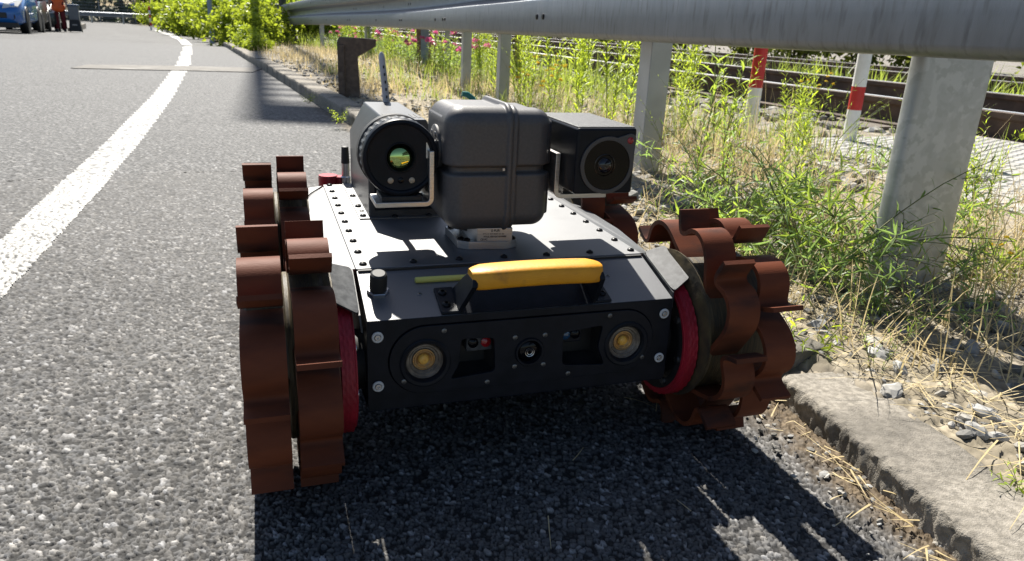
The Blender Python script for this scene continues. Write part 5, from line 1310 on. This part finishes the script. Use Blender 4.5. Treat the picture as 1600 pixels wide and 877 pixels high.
# striped pole, post near bush, lattice mast whose shadow crosses the road
pz = float(zr(42.8)); marker(-20.55, 42.8, .055, [(0,.22,m_wht),(.22,.4,m_redp),(.4,.62,m_wht),(.62,.8,m_redp),(.8,1.02,m_wht),(1.02,1.2,m_redp)], 'thin red and white striped pole standing at the road bend', z0=pz)
m_timber = mat('dark_lattice_steel', (.05,.05,.048), (.085,.083,.078), rough=.7, scale=12)
LM = empty('lattice_mast', (-5.88, 18.0, float(zr(18.0)) - .1)); tag(LM, 'dark lattice mast rising out of the bushes at the end of the guard rail', 'mast')
for x in (-.32, .32):
    b = MB(); b.lathe([(.085,0),(.085,17.7),(.02,17.75)], c=(x,0,0), n=12); b.build('mast_leg', m_timber, LM)
b = MB(); b.tube([(-.30,0,0),(.30,0,0)], .045, n=8); rg = b.mesh('rung'); rg.materials.append(m_timber)
for i in range(31): link('rung', rg, None, LM, (0, 0, 1.0 + .52*i))
b = MB(); b.box(-.36,.40,-.10,-.04,16.7,17.7); b.build('mast_board', m_timber, LM, bevel=.01)
SP = lone_post('steel_post', -7.6, 18.9, .09, .09, 2.4, m_bluegrey, 'grey-green post standing inside the feathery bushes')
# small road studs line on the far road
# cars
m_tyre = mat('tyre_rubber', (.012,.012,.012), (.02,.02,.02), rough=.75, scale=40)
m_rim = mat('alloy_rim', (.35,.35,.36), rough=.35, metal=.9)
m_carglass = mat('car_glass', (.03,.045,.05), rough=.05, spec=.8)
m_trim = mat('black_trim', (.018,.018,.02), rough=.5)
m_hl = mat('headlamp_glass', (.62,.62,.60), rough=.08, spec=.8)
m_plate = mat('number_plate', (.70,.70,.68), rough=.5)
def car(x, y, rz, paint, label, L=3.95, Wd=1.70, H=1.50):
    R_ = empty('parked_car', (x, y, float(zr(y)) + .005), rz); tag(R_, label, 'car')
    # local: front at -Y, length along +Y, width X, origin at front right wheel foot
    ox, oy = -Wd/2 + .10, -.78
    # body: cross sections along the length (y, half width, z low, z shoulder)
    secs = [(0,.62,.34,.56),(.10,.76,.24,.70),(.35,.83,.20,.80),(.75,.85,.19,.90),(1.10,.85,.19,.97),(1.9,.85,.19,.98),(2.9,.85,.19,1.0),(3.55,.83,.22,1.02),(3.85,.76,.30,.98),(3.95,.66,.42,.86)]
    V = []
    for yy, hw, zl, zs in secs:
        for fx, fz in ((-.86,0),(-1,.12),(-1.0,.55),(-.97,.86),(-.86,1),(.86,1),(.97,.86),(1.0,.55),(1,.12),(.86,0)): V.append((ox + hw*fx, oy + yy, zl + (zs-zl)*fz))
    n = 10; F = [(i*n+j, i*n+(j+1)%n, (i+1)*n+(j+1)%n, (i+1)*n+j) for i in range(len(secs)-1) for j in range(n)] + [tuple(range(n)), tuple((len(secs)-1)*n+j for j in range(n))]
    b = MB(); b.add(V, F); body = b.build('body', paint, R_, smooth=50)
    gs = [(.98,.74,.955),(1.65,.66,1.40),(1.95,.64,1.49),(2.9,.63,1.48),(3.5,.62,1.36),(3.82,.70,.985)]
    V = []
    for yy, hw, zz in gs: V += [(ox-hw, oy+yy, zz), (ox+hw, oy+yy, zz)]
    b = MB(); V2 = []
    for yy, hw, zz in gs: V2 += [(ox-.80, oy+yy, .96), (ox-hw, oy+yy, zz), (ox+hw, oy+yy, zz), (ox+.80, oy+yy, .96)]
    b.add(V2, [(i*4+j, i*4+j+1, (i+1)*4+j+1, (i+1)*4+j) for i in range(len(gs)-1) for j in range(3)]); b.build('roof', paint, R_, smooth=30)
    # windscreen and side windows just proud of the shell
    b = MB(); b.add([(ox-.68,oy+1.00,.985),(ox+.68,oy+1.00,.985),(ox+.60,oy+1.62,1.392),(ox-.60,oy+1.62,1.392)], [(0,1,2,3)]); w_ = b.build('windscreen', m_carglass, R_, smooth=0, loc=(0,-.012,.010))
    for s_ in (-1, 1):
        for ya, yb in ((1.35,2.15),(2.22,3.05)):
            b = MB(); b.add([(ox+s_*.790,oy+ya,1.0),(ox+s_*.790,oy+yb+.05,1.0),(ox+s_*.672,oy+yb,1.40),(ox+s_*.675,oy+max(ya+.32 if ya < 2 else ya, 0),1.39)], [(0,1,2,3)]); b.build('side_window', m_carglass, R_, smooth=0, loc=(s_*.012,0,.006))
        b = MB(); b.add([(ox+s_*.42,oy+.035,.60),(ox+s_*.74,oy+.12,.64),(ox+s_*.82,oy+.46,.80),(ox+s_*.70,oy+.36,.80),(ox+s_*.44,oy+.12,.70)], [(0,1,2,3,4)]); h_ = b.build('headlight', m_hl, R_, smooth=0, loc=(s_*.012,-.03,.014)); md = h_.modifiers.new('t','SOLIDIFY'); md.thickness = .04
        b = MB(); b.box(ox+s_*.98-.10, ox+s_*.98+.10, oy+1.30, oy+1.42, 1.0, 1.15); b.build('mirror', paint, R_, bevel=.03)
        for yy in (.78, 3.25):
            b = MB(); b.lathe([(.20,-.10),(.29,-.10),(.305,-.06),(.305,.06),(.29,.10),(.20,.10)], c=(ox+s_*.765, oy+yy, .305), axis='x', n=30); t_ = b.build('wheel', m_tyre, R_)
            b = MB(); b.lathe([(.205,s_*.085),(.19,s_*.098),(.06,s_*.085),(.02,s_*.10),(.001,s_*.10)], c=(ox+s_*.765, oy+yy, .305), axis='x', n=24, caps=False); b.build('rim', m_rim, t_)
            b = MB(); b.lathe([(.345,s_*.092),(.345,s_*.02)], c=(ox+s_*.765, oy+yy, .315), axis='x', n=30); b.build('wheel_arch', m_trim, R_)
    b = MB(); b.box(ox-.50,ox+.50,oy-.025,oy+.05,.37,.50); b.build('grille', m_trim, R_, bevel=.02)
    b = MB(); b.box(ox-.26,ox+.26,oy-.045,oy-.025,.42,.53); b.build('number_plate', m_plate, R_)
    for s_ in (-1, 1):
        b = MB(); b.lathe([(.075,-.02),(.06,-.03),(.001,-.03)], c=(ox+s_*.60,oy+.045,.40), axis='y', n=16); b.build('fog_lamp', m_trim, R_)
    b = MB(); b.box(ox-.70,ox+.70,oy+.06,oy+3.7,.14,.26); b.build('underbody', m_trim, R_)
    return R_
p_blue = mat('blue_car_paint', (.01,.12,.42), rough=.25, coat=.8); p_grey = mat('grey_car_paint', (.14,.15,.16), rough=.3, metal=.5, coat=.6); p_green = mat('dark_green_car_paint', (.05,.065,.06), rough=.3, metal=.3, coat=.6)
car(-12.95, 20.1, math.radians(26), p_blue, 'blue hatchback parked nearest at the left roadside')
car(-15.30, 24.5, math.radians(27), p_grey, 'grey car parked between the blue and the dark green one')
car(-17.40, 28.9, math.radians(28), p_green, 'dark green car parked farthest in the row')
# left kerb and wall strip
b = MB(); b.box(-.06,.06,0,9,-.1,.12); k_ = b.build('kerb_edge', m_kerb, None, loc=(-17.9, 30.5, float(zr(31))), rot=(0,0,math.radians(26))); tag(k_, 'short pale kerb edge beside the person at the far roadside', 'kerb')
# cabinet and blue bin behind
m_cab = mat('grey_cabinet', (.22,.24,.26), (.28,.30,.32), rough=.5, scale=4); m_bbin = mat('blue_bin', (.07,.12,.20), (.09,.15,.24), rough=.5, scale=5)
CB = empty('roadside_cabinet', (-26.2, 40.0, float(zr(40))), math.radians(30)); tag(CB, 'grey louvred cabinet standing behind the dark green car', 'cabinet')
b = MB(); b.box(-.5,.5,-.3,.3,0,2.2); b.build('cabinet_body', m_cab, CB, bevel=.02)
for i in range(14):
    b = MB(); z = .2 + .14*i; b.box(-.42,.42,-.34,-.301,z,z+.06); b.build('louvre', m_fence, CB)
BB = empty('waste_bin', (-24.7, 40.4, float(zr(40.4))), math.radians(28)); tag(BB, 'blue-grey wheeled waste bin left of the person', 'bin')
b = MB(); b.add([(-.24,-.26,.06),(.24,-.26,.06),(.24,.26,.06),(-.24,.26,.06),(-.30,-.34,.95),(.30,-.34,.95),(.30,.36,.95),(-.30,.36,.95)], [(0,3,2,1),(4,5,6,7),(0,1,5,4),(1,2,6,5),(2,3,7,6),(3,0,4,7)]); b.build('bin_body', m_bbin, BB, bevel=.02)
b = MB(); b.prism([(-.36,.95),(.40,.95),(.38,1.02),(-.30,1.04)], -.32, .32, 'x'); b.build('lid', m_bbin, BB, bevel=.015)
for s_ in (-1,1):
    b = MB(); b.lathe([(.10,-.03),(.10,.03)], c=(s_*.22,.28,.10), axis='x', n=16); b.build('bin_wheel', m_tyre, BB)
# pull-along case pulled by the person
m_casetop = mat('grey_case_shell', (.13,.14,.15), (.17,.18,.19), rough=.45, scale=6)
PC = empty('pull_along_case', (-16.62, 28.75, float(zr(28.7))), math.radians(25)); tag(PC, 'grey and black pull-along case beside the person in orange', 'case')
b = MB(); b.box(-.17,.17,-.14,.14,.42,.92); b.build('upper_shell', m_casetop, PC, bevel=.03)
b = MB(); b.add([(-.21,-.19,.03),(.21,-.19,.03),(.21,.17,.03),(-.21,.17,.03),(-.17,-.145,.42),(.17,-.145,.42),(.17,.14,.42),(-.17,.14,.42)], [(0,3,2,1),(4,5,6,7),(0,1,5,4),(1,2,6,5),(2,3,7,6),(3,0,4,7)]); b.build('lower_shell', m_trim, PC, bevel=.02)
b = MB(); b.box(-.19,.19,-.16,.16,.92,.97); b.build('case_lid', m_bbin, PC, bevel=.02)
b = MB(); b.box(-.08,.08,-.20,-.19,.24,.28); b.build('case_badge', m_rim, PC)
for s_ in (-1,1):
    b = MB(); b.lathe([(.06,-.02),(.06,.02)], c=(s_*.19,.12,.06), axis='x', n=14); b.build('case_wheel', m_tyre, PC)
    b = MB(); b.tube([(s_*.05-.02,.10,.95),(-.16+s_*.03,.02,1.22),(-.22+s_*.02,.0,1.32)], .012, n=8); b.build('pull_handle', m_rim, PC)
# person: one continuous skinned body, clothing as separate shells
def skin_body(name, J, E, R, root, mtl, parent, lvl=2):
    me = bpy.data.meshes.new(name); me.from_pydata(J, E, []); o = link(name, me, mtl, parent)
    sk = o.modifiers.new('skin', 'SKIN'); 
    for v, r_ in zip(me.skin_vertices[0].data, R): v.radius = (r_, r_)
    me.skin_vertices[0].data[root].use_root = True
    sb_ = o.modifiers.new('sub', 'SUBSURF'); sb_.levels = lvl; sb_.render_levels = lvl; 
    dg = bpy.context.evaluated_depsgraph_get(); dg.update(); m2 = bpy.data.meshes.new_from_object(o.evaluated_get(dg)); o.modifiers.clear(); o.data = m2
    if not m2.materials: m2.materials.append(mtl)
    m2.polygons.foreach_set('use_smooth', [True]*len(m2.polygons)); return o
m_skin = mat('skin', (.42,.24,.17), rough=.5); m_orange = mat('orange_hi_vis', (.80,.13,.02), (.70,.11,.02), rough=.6, scale=8); m_trou = mat('dark_red_trousers', (.16,.012,.02), (.11,.01,.015), rough=.8, scale=8); m_hair = mat('brown_hair', (.05,.03,.02), rough=.7); m_reflect = mat('reflective_tape', (.6,.6,.62), rough=.3, metal=.4)
PE = empty('person', (-17.05, 28.55, float(zr(28.5)) + .003), math.radians(28)); tag(PE, 'person in orange safety vest and dark red trousers standing beside the grey case', 'person')
J = [(0,0,.96),(0,.01,1.15),(0,.02,1.36),(0,.02,1.47),(0,0,1.53),(0,-.01,1.62),(0,-.005,1.72),
     (-.10,0,.92),(-.105,-.03,.50),(-.115,.0,.10),(-.12,-.10,.05),(-.125,-.18,.035),
     (.10,0,.92),(.115,-.02,.50),(.13,.03,.10),(.135,-.07,.05),(.14,-.15,.035),
     (-.19,.02,1.40),(-.25,.03,1.13),(-.26,-.04,.90),(-.26,-.06,.83),
     (.19,.02,1.40),(.26,-.0,1.14),(.28,-.09,.95),(.285,-.12,.89)]
E_ = [(0,1),(1,2),(2,3),(3,4),(4,5),(5,6),(0,7),(7,8),(8,9),(9,10),(10,11),(0,12),(12,13),(13,14),(14,15),(15,16),(2,17),(17,18),(18,19),(19,20),(2,21),(21,22),(22,23),(23,24)]
Rr = [.13,.13,.14,.07,.055,.085,.075,.10,.07,.045,.04,.03,.10,.07,.045,.04,.03,.065,.05,.038,.035,.065,.05,.038,.035]
body = skin_body('body', J, E_, Rr, 0, m_skin, PE)
legs = skin_body('trousers', [J[0],J[7],J[8],(-.115,.0,.06),J[12],J[13],(.13,.03,.06)], [(0,1),(1,2),(2,3),(0,4),(4,5),(5,6)], [.15,.118,.092,.080,.118,.092,.080], 0, m_trou, PE)
vest = skin_body('safety_vest', [(0,0,.64),(0,.01,1.15),(0,.02,1.34),(0,.02,1.46),(-.19,.02,1.40),(-.225,.025,1.24),(.19,.02,1.40),(.225,.01,1.24)], [(0,1),(1,2),(2,3),(2,4),(4,5),(2,6),(6,7)], [.27,.215,.20,.10,.08,.068,.08,.068], 1, m_orange, PE)
b = MB(); b.lathe([(.196,1.22),(.198,1.27)], n=28, caps=False); b.build('reflective_stripe', m_reflect, PE)
hair = skin_body('hair', [(0,.02,1.69),(0,.03,1.76),(0,.05,1.70)], [(0,1),(1,2)], [.085,.07,.07], 0, m_hair, PE)
for s_ in (-1, 1):
    b = MB(); b.prism([(-.24,0),(.07,0),(.07,.09),(-.04,.10),(-.22,.06)], s_*.125-.045, s_*.125+.045); b.build('shoe', m_trim, PE, bevel=.02)
    for k in range(5):
        hx, hy, hz = (-.26,-.06,.82) if s_ < 0 else (.285,-.125,.88)
        b = MB(); a = -.022 + .011*k; ln = (.05,.075,.082,.076,.06)[k]; b.tube([(hx, hy+a, hz), (hx-s_*.006, hy+a-.006, hz-ln*.55), (hx-s_*.018, hy+a-.004, hz-ln)], [.0095,.0085,.006], n=6); b.build('finger', m_skin, PE)
for dx in (-.032,.032):
    b = MB(); b.lathe([(.012,-.002),(.010,-.008),(.001,-.011)], c=(dx,-.088,1.645), axis='y', n=10, caps=False); b.build('eye', m_trim, PE)
b = MB(); b.tube([(0,-.088,1.65),(0,-.108,1.615),(0,-.090,1.605)], [.008,.014,.010], n=6); b.build('nose', m_skin, PE)
b = MB(); b.box(-.025,.025,-.094,-.080,1.567,1.575); b.build('mouth', m_redplastic, PE)
